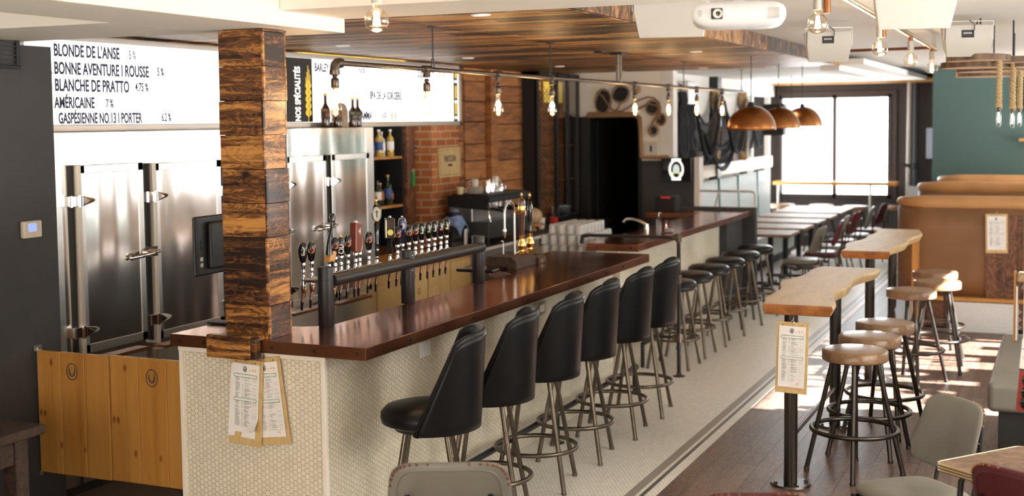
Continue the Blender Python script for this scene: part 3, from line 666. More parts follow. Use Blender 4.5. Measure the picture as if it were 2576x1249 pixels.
seq=[(.035,'std','s'),(.115,'std','o'),(.285,'brush',None),(.345,'std','o'),(.405,'cider',None),(.475,'std','o'),(.555,'red',None),(.60,'cream',None),(.70,'std','o'),(.79,'tall',None),(.94,'plaque',None),
     (1.03,'std','o'),(1.09,'navy',None),(1.17,'std','o'),(1.25,'std','o'),(1.33,'std','s'),(1.42,'std','g'),(1.50,'std','s'),(1.585,'std','r'),(1.665,'std','y')]
for k,(y_,kind,bd) in enumerate(seq):
    tap(y_,kind,bd,x=-.155,lift=0)

# ---------------------------------------------------------------- cask hand pumps
hp=thing('cask_hand_pump','twin cask beer pump on a dark hardwood box with brass collars on the bar','beer pump',(-3.62,8.2,1.07))
MB().prism([(-.10,-.26,0),(.13,-.26,0),(.13,-.26,.05),(.09,-.26,.085),(-.10,-.26,.085)],(0,.36,0)).build('plinth_box',X_['darkwood'],hp,bevel=.003)
MB().prism([(-.09,.10,0),(.15,.10,0),(.15,.10,.04),(.12,.10,.062),(-.09,.10,.062)],(0,.14,0)).build('plinth_box',X_['darkwood'],hp,bevel=.003)
MB().box(-.22,.06,-.5,-.26,.0,.022).build('drip_tray',X_['blackgloss'],hp,bevel=.006)
def pump(x,y,h,mt,band,slim):
    MB().lathe([(.048,0),(.05,.004),(.035,.010),(.022,.018),(.02,.03),(.03,.05),(.032,.06),(.02,.085),(.018,.11),(.022,.125),(.022,.13)],(x,y,.085),n=24).build('brass_collar',X_['brass'],hp,smooth=True)
    if slim: pr=[(.015,0),(.017,.02),(.013,.05),(.018,.10),(.021,.17),(.020,.21),(.013,.245),(.008,.25)]
    else: pr=[(.016,0),(.018,.05),(.022,.14),(.025,.20),(.026,.24),(.02,.262),(.009,.27)]
    MB().lathe([(r,z*h/.27) for r,z in pr],(x,y,.215),n=24).build('pump_handle',mt,hp,smooth=True)
    if band: MB().lathe([(.0245,0),(.0262,.004),(.027,.055),(.0258,.06)],(x,y,.215+h*.56),n=24).build('brass_band',X_['brass'],hp,smooth=True)
    MB().lathe([(.009,0),(.011,.004),(.005,.010),(.009,.020),(.010,.026),(.005,.034),(.006,.04),(0,.045)],(x,y,.215+h*.98),n=16).build('finial',X_['brass'],hp,smooth=True)
pump(.06,.0,.27,redwood if False else mat('mahogany gloss',(.07,.02,.01),(.12,.035,.015),scale=5,st=(3,3,1),rough=.15,coat=.6),True,False)
pump(.05,.17,.255,X_['blackgloss'],False,True)
pts=[(.03,-.06,.085)]+[(.03,-.06,.10+.28*k/4) for k in range(5)]+[(.03,-.06-.085+.085*math.cos(a),.38+.085*math.sin(a)) for a in np.linspace(0,PI,12)]+[(.03,-.23,.33),(.03,-.23,.27)]
MB().tube(pts,.0075,12).build('swan_neck',X_['steel_plain'],hp,smooth=True)
MB().lathe([(.011,.03),(.014,.02),(.012,.0),(.006,-.025),(.004,-.035)],(.03,-.23,.25),n=12).build('sparkler',X_['steel_plain'],hp,smooth=True)
MB().tube([(-.05,-.08,.085),(-.05,-.08,.16)]+[(-.05,-.08-.02+.02*math.cos(a),.16+.02*math.sin(a)) for a in np.linspace(0,PI/1.3,6)],.006,10).build('small_spout',X_['steel_plain'],hp,smooth=True)
MB().box(.151,.153,.13,.17,.012,.034).build('brass_plate',X_['brass'],hp)

# ---------------------------------------------------------------- monitor
mo=thing('monitor','black till monitor seen from behind beside the timber column','monitor',(-3.97,5.25,1.07),0)
MB().box(-.02,.0,-.19,.24,.27,.57).build('screen_frame',X_['charcoal'],mo,bevel=.012)
MB().prism([(0,-.17,.285),(0,.22,.285),(0,.22,.555),(0,-.17,.555)],(.001,0,0)).build('screen_back',X_['charcoal'],mo)
g=MB(); g.box(0,.035,-.10,.24,.30,.54,taper=1); g.build('rear_housing',X_['black'],mo,bevel=.014)
MB().box(.036,.040,.03,.075,.345,.47).build('stand_recess',X_['charcoal'],mo,bevel=.004)
g=MB()
for k in range(2): g.box(.0,.0045,-.155,-.135,.315+.03*k,.335+.03*k)
g.build('port',X_['frame'],mo)
MB().box(.0,.003,-.15,-.12,.40,.45).build('port_panel',X_['black'],mo)
MB().cyl((.015,.09,.0),(.015,.09,.33),.02,.018,16).build('stand',X_['black'],mo,smooth=True)
MB().box(-.09,.06,.0,.09,.0,.012).build('stand_foot',X_['black'],mo,bevel=.004)

# ---------------------------------------------------------------- menu clipboards
def emblem(x,z,s,p,m,ax,y):
    g=MB()
    pts=[(x+s*.7*math.cos(a),y,z+s*math.sin(a)) for a in np.linspace(0,2*PI,18)[:-1]]
    g.tube(pts,s*.12,5,closed=True); g.box(x-s*.3,x+s*.3,y-.0004,y+.0004,z-s*.6,z-.1*s); g.box(x-s*.18,x+s*.18,y-.0004,y+.0004,z+.0*s,z+s*.5); g.build('emblem',m,p)
def paper(p,w,h,y,x0,z1,seed,skew=0,curl=True,full=True):
    """sheet facing -Y, top edge at z1"""
    r=random.Random(seed)
    def fn(u,v):
        q=0
        if curl and u>.6 and v>.78: q=-(u-.6)*(v-.78)*.35
        return (x0+w*(u-.5)+skew*v*h, y+q-.0015*math.sin(u*5+v*3), z1-h*v + (abs(q)*.8))
    o=MB().grid(fn,14,18).build('paper_sheet',X_['paper'],p,smooth=True,fixn=False)
    if not full: return o
    yy=y-.0022
    g=MB()
    def ln(xa,xb,z,t=.0009):
        v=(z1-z)/h; g.box(x0+xa*w+skew*(z1-z),x0+xb*w+skew*(z1-z),yy-.0002,yy+.0002,z-t,z+t)
    z=z1-h*.13; 
    for k in range(58):
        z=z1-h*(.15+k*.0132)
        v=(z1-z)/h
        if .155<v<.20 or .495<v<.545 or r.random()<.12: continue
        ln(-.36,-.36+.1+r.random()*.09,z); 
        if r.random()<.7: ln(-.12,-.12+.04,z)
        if r.random()<.75: ln(-.03,.05+r.random()*.2,z)
        if r.random()<.5: ln(.3,.33,z); ln(.38,.41,z)
    g.build('printed_lines',X_['inkgray'],p)
    for v in (.175,.52):
        g=MB(); z=z1-h*v; a,c=x0-.42*w+skew*(z1-z),x0+.42*w+skew*(z1-z)
        g.box(a,c,yy-.0003,yy+.0002,z+.006,z+.0078).box(a,c,yy-.0003,yy+.0002,z-.0078,z-.006).box(a,a+.0018,yy-.0003,yy+.0002,z-.0078,z+.0078).box(c-.0018,c,yy-.0003,yy+.0002,z-.0078,z+.0078)
        g.build('green_frame',X_['green'],p)
    emblem(x0-.02*w,z1-h*.075,.013,p,X_['ink'],None,yy)
    g=MB()
    for k,hh_ in enumerate((.006,.010,.011)): g.box(x0+w*(.14+.1*k),x0+w*(.14+.1*k)+.004,yy-.0003,yy+.0003,z1-h*.10,z1-h*.10+hh_)
    g.box(x0+.22*w,x0+.31*w,yy-.0003,yy+.0002,z1-h*.925,z1-h*.918).box(x0+.18*w,x0+.3*w,yy-.0003,yy+.0002,z1-h*.945,z1-h*.938)
    g.build('orange_marks',X_['orange'],p)
    return o
def clipboard(loc,rz,label,group=None,tilt=0,w=.19,h=.42,papers=1,wood_='ply',seed=1,off=(0,0),hook=True,plain=False):
    t=thing('menu_clipboard',label,'clipboard',loc,rz,group)
    t.rotation_euler=(0,tilt,rz)
    MB().box(-w/2,w/2,-.004,.004,-h,-.0).build('board',X_[wood_],t,bevel=.0015)
    if papers: 
        if papers>1: paper(t,w*.85,h*.84,-.0052,-.008,-.03,seed+5,skew=-.03,full=False,curl=False)
        paper(t,w*.84,h*.80 if papers>1 else h*.86,-.0080,.0 ,-.022,seed,curl=papers>1,full=not plain)
    g=MB()
    for x_ in (-.055,.055): g.cyl((x_,-.0045,-.014),(x_,-.0105,-.014),.0035,.0035,8)
    g.build('pin',X_['chrome'],t)
    if hook:
        MB().tube([(0,.002,.032),(.002,-.004,.022),(-.002,-.008,.012),(.006,-.010,.004),(0,-.008,-.004)],.0013,6).tube([(0.008*math.cos(a),-.008+.002*math.sin(a),.002+.008*math.sin(a)) for a in np.linspace(0,2*PI,12)[:-1]],.0015,6,closed=True).build('hook',X_['chrome'],t,smooth=True)
    return t
clipboard((-3.50,4.955,.985),0,'menu board behind another one on the tiled bar end, swung out to the right',tilt=-.13,seed=4,w=.175,off=(0,0))
clipboard((-3.585,4.935,.975),0,'front menu clipboard with curled stacked pages hanging on the tiled bar end',tilt=.055,papers=2,seed=2,w=.185)
clipboard((-1.40,7.035,.955),0,'menu clipboard hanging from the post of the nearest live-edge table',tilt=.03,seed=8,w=.178,h=.405)
clipboard((-.63,12.935,1.155),0,'menu clipboard hanging on the walnut end board of the brown booth',tilt=-.02,seed=9,w=.20,h=.38)

# ---------------------------------------------------------------- saloon gates
def gate(loc,w,label,parity,open_=0):
    t=thing('saloon_gate',label,'gate',loc,open_)
    b=MB(); n=3; pw=w/n
    for k in range(n): b.box(k*pw+.0006,(k+1)*pw-.0006,-.012,.012,0,.665)
    b.build('pine_boards',X_['pine'],t,bevel=.005)
    e=MB(); c=(w*.5,-.0125,.565)
    e.tube([(c[0]+.036*math.cos(a),c[1],c[2]+.044*math.sin(a)) for a in np.linspace(0,2*PI,30)[:-1]],.0026,6,closed=True)
    for s_ in(-1,1):
        e.tube([(c[0]+s_*.002,c[1],c[2]-.026),(c[0]+s_*.015,c[1],c[2]-.014),(c[0]+s_*.021,c[1],c[2]+.005),(c[0]+s_*.015,c[1],c[2]+.024)],[.003,.0035,.003,.001],5)
        e.tube([(c[0]+s_*.006,c[1],c[2]-.022),(c[0]+s_*.009,c[1],c[2]-.008)],.0022,5).tube([(c[0]+s_*.017,c[1],c[2]-.010),(c[0]+s_*.010,c[1],c[2]+.004)],[.0022,.0008],5).tube([(c[0]+s_*.021,c[1],c[2]+.002),(c[0]+s_*.013,c[1],c[2]+.014)],[.002,.0008],5)
    e.build('antler_emblem',X_['ink'],t)
    return t
g1=gate((-5.065,5.10,.232),.49,'left-hand pine saloon gate hinged on the charcoal wall',0)
MB().box(-.012,-.002,-.02,.03,.66,.69).cyl((.0,.0,.655),(.0,.0,.675),.005).build('hinge',X_['steel_plain'],g1,bevel=.001)
MB().box(-.012,.0,-.01,.01,-.02,.0).build('hinge',X_['steel_plain'],g1,bevel=.001)
g2=gate((-4.565,5.10,.236),.55,'right-hand pine saloon gate beside the tiled bar end',1)
MB().box(.52,.548,-.004,.004,.664,.674).build('hinge',X_['steel_plain'],g2)

# ---------------------------------------------------------------- wall fittings
v=thing('wall_vent','black louvred heater grille high on the charcoal wall','vent',(-5.08,4.7,2.38))
MB().box(.0,.012,-.8,.345,.0,.18).build('backing',X_['gray_wall'],v)
g=MB()
g.box(.0,.03,-.8,.34,.29,.33).box(.0,.03,.315,.34,.03,.32).box(0,.03,-.8,.34,.02,.04)
g.build('grille_frame',X_['black'],v,bevel=.003)
MB().box(.0,.008,-.8,.335,.03,.3).build('dark_cavity',X_['black'],v)
g=MB()
for k in range(11): g.box(.008,.026,-.8,.315,.045+.023*k,.050+.023*k)
g.build('louvre',X_['charcoal'],v)
th=thing('thermostat','ivory wall thermostat with a lit blue screen on the charcoal wall','thermostat',(-5.08,5.085,1.505))
MB().box(.0,.03,-.065,.065,.0,.092).build('case',X_['thermo'],th,bevel=.008,seg=3)
MB().box(.030,.0308,-.035,.022,.035,.078).build('lcd_screen',glow('blue screen',(.22,.32,.95),.9),th)
g=MB()
for q in ((-.025,.018),(-.002,.018),(.02,.018),(.045,.06),(.045,.045)): g.cyl((.029,q[0],q[1]),(.0315,q[0],q[1]),.0055,.0055,10)
g.build('button',X_['thermo'],th)

# dark table at lower left
dt=thing('side_table','dark stained wooden table at the bottom left beside the pine gate','table',(-4.6,3.5,0))
MB().box(-.45,.40,-.9,.76,.715,.76).build('tabletop',X_['darkwood'],dt,bevel=.008)
MB().box(-.40,.34,-.85,-.83,.60,.715).box(-.40,.34,.67,.69,.60,.715).box(.32,.345,-.85,.69,.60,.715).box(-.40,-.38,-.85,.69,.60,.715).build('apron',X_['darkwood'],dt,bevel=.002)
for sx_ in(-.40,.28):
    for sy_ in(-.85,.62): MB().box(sx_,sx_+.075,sy_,sy_+.075,0,.715).build('leg',X_['darkwood'],dt,bevel=.003)

# ---------------------------------------------------------------- bar stools
def stool_frame(t,hseat,rtop,rfoot,zring,rring,m,rot=PI/4,tr=.0125,foot=None):
    for k in range(4):
        a=rot+k*PI/2; d=Vector((math.cos(a),math.sin(a),0))
        MB().cyl(d*rtop+Vector((0,0,hseat)),d*rfoot+Vector((0,0,.012)),tr,tr,14).build('leg',m,t,smooth=True)
        MB().lathe([(tr*1.15,0),(tr*1.15,.014),(tr,.02)],d*rfoot,n=12).build('foot_cap',foot or m,t,smooth=True)
    MB().tube([(rring*math.cos(a),rring*math.sin(a),zring) for a in np.linspace(0,2*PI,41)[:-1]],tr*.95,12,closed=True).build('foot_ring',m,t,smooth=True)
def backstool(label,loc,rz):
    t=thing('bar_stool',label,'bar stool',loc,rz,None)
    stool_frame(t,.655,.13,.275,.225,.235,X_['legmetal'],tr=.0135)
    MB().lathe([(.16,.63),(.165,.66),(.0,.66)],n=24).build('swivel_plate',X_['black'],t,smooth=True)
    MB().lathe([(.0,.655),(.20,.657),(.222,.668),(.228,.69),(.226,.715),(.205,.738),(.15,.752),(.0,.758)],(0,0,0),n=40,cap=False).build('seat',X_['leather'],t,smooth=True)
    # wrap-round back: seat front is -X, back wraps round +X
    def outer(u,v,o=0):
        half=math.radians(98-41*v)
        # rounded upper corners
        a=(u*2-1)*half
        z=.645+.455*v - .04*abs(u*2-1)**5*v
        r=.243+.012*v-o; x=r*math.cos(a)+.008*v*2; y=r*math.sin(a)
        return (x,y,z)
    s=MB().grid(outer,33,15).build('backrest',X_['leather'],t,smooth=True,solid=.03)
    rim=[outer(0,v) for v in np.linspace(0,1,9)]+[outer(u,1) for u in np.linspace(0,1,17)][1:-1]+[outer(1,v) for v in np.linspace(1,0,9)]
    MB().tube(rim,.0155,8).build('piping',X_['leather'],t,smooth=True)
    return t
b0=backstool('black vinyl bar stool with rounded back nearest the viewer, its round seat in full view',(-2.8,5.29,.012-.012),math.radians(22))
labs=['black vinyl backed bar stool, second along the row from the timber column','black vinyl backed bar stool, third along the row counting from the column end','black vinyl backed bar stool, fourth along the row, beside the square wall outlet','black vinyl backed bar stool second from the pipe railing pole','black vinyl backed bar stool standing right before the pipe railing pole']
b0['group']='high-backed bar stools at the copper bar'
for k,(y_,rz) in enumerate(((5.95,16),(6.6,12),(7.26,9),(7.92,8),(8.55,8))):
    copy_tree(b0,(-2.8+(.01 if k%2 else 0),y_,0),math.radians(rz),labs[k])
def roundstool(label,loc):
    t=thing('bar_stool',label,'bar stool',loc,0,'backless black bar stools')
    stool_frame(t,.66,.12,.25,.25,.215,X_['legmetal'],tr=.0125)
    MB().lathe([(.0,.655),(.17,.655),(.188,.67),(.195,.695),(.188,.72),(.16,.738),(.08,.746),(.0,.748)],n=36,cap=False).build('seat',X_['leather'],t,smooth=True)
    MB().lathe([(.189,.668),(.193,.672),(.189,.676)],n=36,cap=False).build('seat_band',X_['legmetal'],t,smooth=True)
    return t
s0=roundstool('round backless black stool partly behind the railing pole',(-3.05,10.25,0))
labs=['round backless black stool, second in its row, just past the railing pole','round backless black stool, third in its row at the second bar','round backless black stool, fourth in its row at the second bar','round backless black stool, last but one of its row','round backless black stool at the far end of the second bar, by the grey partition']
for k,y_ in enumerate((10.82,11.42,12.03,12.68,13.33)): copy_tree(s0,(-3.06,y_,0),.15*k,labs[k])
def woodstool(label,loc,rz,m,grp):
    t=thing('bar_stool',label,'bar stool',loc,rz,grp)
    stool_frame(t,.675,.125,.275,.265,.248,m,tr=.0145,rot=.12)
    MB().lathe([(.0,.675),(.182,.675),(.19,.682),(.19,.73),(.183,.739),(.165,.742),(.0,.738)],n=44,cap=False).build('seat',X_['seatwood'],t,smooth=True)
    return t
w0=woodstool('round oak stool on dark tube legs nearest the viewer',(-1.13,7.50,0),0,X_['darkleg'],'round oak stools on tube legs')
copy_tree(w0,(-1.12,8.02,0),.5,'middle one of the three near oak stools on dark tube legs')
copy_tree(w0,(-1.10,8.58,0),.35,'farthest of the three near oak stools on dark tube legs')
copy_tree(w0,(-1.12,10.28,0),.2,'pale sunlit oak stool, front one of the trio by the booth')
copy_tree(w0,(-.98,10.88,0),.7,'sunlit oak stool second back in the trio before the booth')
copy_tree(w0,(-1.06,11.55,0),1.0,'rearmost sunlit oak stool tucked against the brown booth')
for k,(x_,y_) in enumerate(((-4.14,19.95),(-3.54,19.95),(-3.0,19.8),(-2.44,19.95))):
    copy_tree(w0,(x_,y_,0),.3*k,['round stool at the left end of the window ledge','round stool, second from the left under the window ledge','round stool, third from the left under the window ledge','round stool at the right end of the window ledge beside the folding sign'][k],'stools at the window ledge')

# ---------------------------------------------------------------- live-edge tables
def livetable(label,y0,y1,xc,posts,seed):
    t=thing('live_edge_table',label,'high table',(xc,y0,0))
    r=random.Random(seed); L_=y1-y0; left=[];right=[]
    n=26
    for k in range(n+1):
        v=k/n
        left.append((-.195+.035*math.sin(v*7+seed)+.02*math.sin(v*17+seed*2)-(.0),v*L_))
        right.append((.195+.03*math.sin(v*5.5+1+seed)+.022*math.sin(v*14+seed)+(.03*max(0,v-.8)),v*L_))
    poly=[(x,y) for x,y in left]+[(x,y) for x,y in reversed(right)]
    b=MB(); top=[(x,y,1.05) for x,y in poly]; m=len(top)
    c=(0,L_/2)
    vt=[b.bm.verts.new(p) for p in top]
    vm_=[b.bm.verts.new((x*1.02,y,1.03)) for x,y in poly]
    vb=[b.bm.verts.new((x*.93,y if 0.01<y<L_-.01 else y+(.008 if y<.5 else -.008),.988)) for x,y in poly]
    b.mi=0; f1=b._f(vt); f2=b._f(vb[::-1]); b.mi=1
    for ra,rb in ((vt,vm_),(vm_,vb)):
        for i in range(m): b._f([ra[i],ra[(i+1)%m],rb[(i+1)%m],rb[i]])
    o_=b.build('slab_top',[X_['maple'],X_['bark'],X_['liveedge']],t,bevel=.004)
    for p in o_.data.polygons:
        if p.material_index==1 and abs(p.normal.y)<.75: p.material_index=2
    for py in posts:
        MB().cyl((0,py-y0,.012),(0,py-y0,.988),.038,.038,28).build('post',X_['darkleg'],t,smooth=True)
        MB().cyl((0,py-y0,0),(0,py-y0,.012),.115,.11,32).build('base_plate',X_['darkleg'],t,smooth=True)
        for a in (.5,2.1,3.7,5.3): MB().lathe([(.012,.012),(.011,.02),(0,.022)],(.09*math.cos(a),py-y0+.09*math.sin(a),0),n=6,cap=False).build('bolt',X_['darkleg'],t)
    MB().cyl((0,posts[0]-y0,.27),(0,posts[-1]-y0,.27),.014,.014,12).build('foot_rail',X_['darkleg'],t,smooth=True)
    return t
livetable('nearest live-edge maple slab table on two round steel posts',7.06,8.98,-1.43,(7.13,8.62),1)
livetable('second live-edge maple slab table on steel posts, farther back by the booth',10.10,12.2,-1.44,(10.30,11.7),3)
tag(MB().box(-1.36,-1.30,12.5,12.58,.0,.95).box(-1.36,-1.30,12.5,12.58,.95,.99).build('timber_post',X_['pine'],bevel=.003),'slim pale timber post behind the second live-edge table','post')
# ---------------------------------------------------------------- pipe chandelier with Edison bulbs over the bar
PX,PZ=-3.35,2.40
pc=thing('pipe_light_rail','long black iron pipe carrying Edison bulbs above the copper bar','light fixture',(PX,5.4,PZ))
MB().cyl((0,.03,0),(0,8.6,0),.0135,.0135,16).build('pipe',X_['bronze'],pc,smooth=True)
MB().tube([(0,.05,0),(0,.02,0),(0,.005,-.008),(0,-.002,-.025),(0,-.002,-.06)],[.024,.0225,.022,.022,.0235],16).lathe([(.026,-.005),(.026,.018)],(0,-.002,-.055),n=16).lathe([(.025,0),(.025,.02)],(0,.04,0),n=16,axis=(0,1,0)).build('elbow_fitting',X_['bronze'],pc,smooth=True)
BY=[0,.98,1.96,2.88,4.74,5.71,6.66,7.65]
for k,y_ in enumerate(BY):
    if k: MB().cyl((0,y_-.035,0),(0,y_+.035,0),.021,.021,16).cyl((0,y_,0),(0,y_,-.045),.018,.022,16).build('tee_fitting',X_['bronze'],pc,smooth=True)
    MB().lathe([(.010,-.02),(.014,-.028),(.01,-.04),(.018,-.045),(.02,-.052),(.0205,-.085),(.018,-.09),(.0,-.09)],(0,y_,-.035),n=18).build('lamp_holder',X_['bronze'],pc,smooth=True)
for y_,hh_ in ((1.06,.245),(2.85,.245),(6.2,.245),(8.5,.245)):
    MB().cyl((0,y_,.055),(0,y_,hh_),.0045,.0045,8).tube([(0,y_-.012,.06),(0,y_-.016,.02),(0,y_-.014,-.012),(0,y_,-.016),(0,y_+.014,-.012),(0,y_+.016,.02),(0,y_+.012,.06),(0,y_-.012,.06)],.0035,6).lathe([(.03,0),(.03,.004)],(0,y_,hh_-.004),n=16).build('hanger_rod',X_['charcoal'],pc,smooth=True)
MB().box(-.05,.05,4.25,4.42,.225,.245).box(-.1,-.04,4.02,4.3,.23,.245).build('mount_plate',X_['charcoal'],pc,bevel=.002)
for y_ in (4.30,4.36): MB().cyl((0,y_,0),(0,y_,.23),.015,.015,12).build('drop_pipe',X_['bronze'],pc,smooth=True)
def edison(loc,label,grp):
    t=thing('edison_bulb',label,'light bulb',loc,0,grp)
    MB().lathe([(.013,.0),(.0135,-.02),(.016,-.035),(.022,-.06),(.029,-.085),(.032,-.105),(.030,-.122),(.02,-.137),(.008,-.143),(0,-.147)],(0,0,0),n=24,cap=False).build('glass_envelope',X_['amberglass'],t,smooth=True)
    MB().lathe([(.0135,0),(.0135,-.008)],(0,0,0),n=16).build('screw_cap',X_['brass'],t,smooth=True)
    g=MB()
    for k in range(8):
        a=k*PI/4; b_=a+PI/8
        g.tube([(.006*math.cos(a),.006*math.sin(a),-.045),(.013*math.cos(b_),.013*math.sin(b_),-.108)],.0021,5).tube([(.013*math.cos(b_),.013*math.sin(b_),-.108),(.006*math.cos(a+PI/4),.006*math.sin(a+PI/4),-.045)],.0021,5)
    g.build('filament',X_['filament'],t)
    MB().tube([(0,0,-.01),(0,0,-.06)],.0035,6).build('stem',X_['glassy'],t)
    return t
e0=edison((PX,5.4,PZ-.124),'Edison bulb under the elbow at the near end of the iron pipe','Edison bulbs on the iron pipe')
el=['Edison bulb, second along the iron pipe, before the lit menu','Edison bulb, third along the iron pipe, before the old boards','Edison bulb, fourth along the pipe, before the wire-mesh cabinet','Edison bulb on the pipe just past the double drop pipe, before the dark doorway art','Edison bulb on the pipe before the white corner post','Edison bulb, last but one on the iron pipe, before the fishing net','farthest Edison bulb on the iron pipe, left of the copper domes']
for y_,l_ in zip(BY[1:],el): copy_tree(e0,(PX,5.4+y_,PZ-.124),.3*y_,l_)
for y_ in BY: lamp('bulb_light','POINT',(PX,5.4+y_,PZ-.2),5,(1,.68,.36),shadow_soft_size=.03)

# ---------------------------------------------------------------- globe bulbs
def globe(loc,label,top=.10):
    t=thing('globe_bulb',label,'light bulb',loc,0,'clear globe bulbs on white holders')
    pr=[(.014,.062),(.0145,.052)]+[(.0475*math.sin(a),.0475*math.cos(a)) for a in np.linspace(.36,PI,16)]
    MB().lathe(pr,n=28,cap=False).build('glass_globe',X_['amberglass'],t,smooth=True)
    MB().lathe([(.0,.13),(.0205,.13),(.021,.125),(.021,.062),(.0,.062)],n=20).build('lamp_holder',X_['speaker'],t,smooth=True)
    MB().cyl((0,0,.13),(0,0,.13+top),.0025,.0025,6).build('cord',X_['plaswhite'],t)
    g=MB()
    for k in range(6):
        a=k*PI/3; g.tube([(.005*math.cos(a),.005*math.sin(a),.035),(.012*math.cos(a+.5),.012*math.sin(a+.5),-.02)],.0026,5)
    g.build('filament',X_['filament2'],t)
    return t
G0=globe((-2.45,4.26,2.495),'large clear globe bulb hanging in front of the wooden ceiling at the top left',.14)
for x_,y_,z_,l_ in ((-1.04,5.75,2.52,'clear globe bulb beside the projector, nearest on the right side'),(-1.02,7.62,2.50,'clear globe bulb second back on the copper track, between two speakers'),(-1.0,9.0,2.485,'clear globe bulb, last but one on the copper track'),(-1.0,10.45,2.48,'farthest clear globe bulb at the end of the copper track')):
    o=copy_tree(G0,(x_,y_,z_),.4,l_)
    for c in kids(o):
        if c.name.startswith('cord'): c.scale=(1,1,.3); c.location.z=.09
copy_tree(G0,(-3.08,3.25,2.61),0,'globe bulb cut off by the top edge above the menu board')
for p_,e_ in (((-2.45,4.26,2.42),3),((-1.0,7.62,2.42),5),((-1.0,10.4,2.4),5),((-1.04,5.75,2.36),1)): lamp('bulb_light','POINT',p_,e_*.5,(1,.78,.5),shadow_soft_size=.05)
tr=thing('track_pipe','copper pipe track under the white ceiling that carries the globe bulbs','light fixture',(-1.0,8,2.64))
MB().cyl((-.0,-3.4,.05),(0,2.7,-.0),.017,.017,14).build('pipe',mat('warm steel conduit',(.6,.44,.28),rough=.25,metal=.95),tr,smooth=True)
MB().cyl((0,2.45,0),(-1.0,2.55,0.0),.012,.012,12).build('cross_pipe',X_['copper_edge'],tr,smooth=True)
for y_ in (-2.25,-.38,1.0,2.45): MB().cyl((0,y_,.0),(0,y_,-.075),.016,.016,12).build('stub_pipe',mat('old copper fitting',(.3,.12,.045),rough=.35,metal=.8),tr,smooth=True)
for y_ in (-3,0,2.6): MB().box(-.02,.02,y_-.01,y_+.01,.0,.115).build('clamp',X_['frame'],tr)

# ---------------------------------------------------------------- speakers
def speaker(loc,rz,label,s=1.0,term=True):
    t=thing('ceiling_speaker',label,'speaker',loc,rz,None)
    w,w2=.148*s,.132*s
    b=MB()
    prof=[(0,0,w),(0,-.105*s,w*1.02),(.055*s,-.21*s,w2),(.20*s,-.15*s,w2),(.22*s,0,w)]
    a=[b.bm.verts.new((-ww,y_,z_)) for y_,z_,ww in prof]; c=[b.bm.verts.new((ww,y_,z_)) for y_,z_,ww in prof]
    b._f(a); b._f(c[::-1])
    for i in range(5): b._f([a[i],c[i],c[(i+1)%5],a[(i+1)%5]])
    b.build('cabinet',X_['speaker'],t,bevel=.006)
    if term:
        MB().box(-.048*s,.032*s,-.003,.01,-.085*s,-.035*s).build('terminal_cup',X_['black'],t,bevel=.002)
        g=MB()
        for k in range(5): g.box((-.035+.011*k)*s,(-.028+.011*k)*s,-.005,-.002,-.06*s,-.05*s)
        g.build('terminal_strip',X_['frame'],t)
        MB().tube([(.02*s,-.006,-.055*s),(.03*s,-.02,-.03*s),(.032*s,-.012,.0),(.0,-.0,.03)],.003,6).build('cable',X_['black'],t,smooth=True)
    b=MB()
    for sx_ in (-1,1):
        b.box(sx_*w*1.05-.002,sx_*w*1.05+.002,.02,.045,-.10*s,.025)
    b.box(-w*1.05,w*1.05,.02,.045,.022,.026)
    b.build('bracket',X_['plaswhite'],t)
    b=MB()
    for q in ((-.1,-.035),(.1,-.035),(-.1,-.09),(.1,-.09)): b.cyl((q[0]*s,-.0,q[1]*s),(q[0]*s,-.0015,q[1]*s),.004,.004,8)
    b.cyl((-.09*s,.052*s-.0,-.2*s),(-.09*s,.048*s,-.201*s),.004,.004,8).build('screw',X_['frame'],t)
    return t
speaker((-1.51,8.78,2.69),.3,'cream speaker under the white ceiling left of the copper track, terminal panel showing')
speaker((-.615,8.84,2.70),.25,'cream speaker with a looped black cable on the far right ceiling')
speaker((-1.74,5.80,2.735),.22,'cream speaker half hidden by the projector under the wooden ceiling edge',1.17,False)
speaker((-.63,5.85,2.735),.22,'cream speaker cut by the top edge of the picture, right of the projector',1.17,False)
for x_,y_,z0_ in ((-1.51,8.78,2.715),(-.615,8.84,2.725)): pass
# projector
pj=thing('projector','white ceiling projector with its lens facing the viewer','projector',(-1.145,4.70,2.485),.25)
def pb(u,v):
    a=u*2*PI; b_=(v-.5)*PI; e=.2
    sg=lambda t_:(1 if t_>=0 else -1)
    cx=sg(math.cos(a))*abs(math.cos(a))**e; sy=sg(math.sin(a))*abs(math.sin(a))**e; cz=abs(math.cos(b_))**.35; z=sg(math.sin(b_))*abs(math.sin(b_))**.8
    return (.172*cx*cz,.12*sy*cz,.048*z)
MB().grid(pb,40,14,closeu=True).build('casing',X_['plaswhite'],pj,smooth=True)
MB().box(-.10,-.058,-.128,-.10,-.02,.02).build('lens_recess',X_['black'],pj,bevel=.004)
MB().cyl((-.076,-.110,.0),(-.076,-.133,.0),.019,.017,24).build('lens_barrel',X_['frame'],pj,smooth=True)
MB().sph((-.074,-.13,.0),.011,16,10,(1,.5,1)).build('lens_glass',X_['blackgloss'],pj,smooth=True)
g=MB()
for k in range(4): g.box(-.148,-.133,-.1205,-.1185,-.008+.006*k,-.006+.006*k)
g.build('printed_marks',X_['inkgray'],pj)
MB().cyl((0,0,.04),(0,0,.28),.02,.02,16).box(-.08,.08,-.06,.06,.038,.05).build('ceiling_mount',X_['plaswhite'],pj,smooth=False,bevel=.002)
g=MB()
for k in range(9): g.box(.105+.005*k,.107+.005*k,-.1205,-.117,-.022,.02)
g.build('vent_slots',X_['frame'],pj)

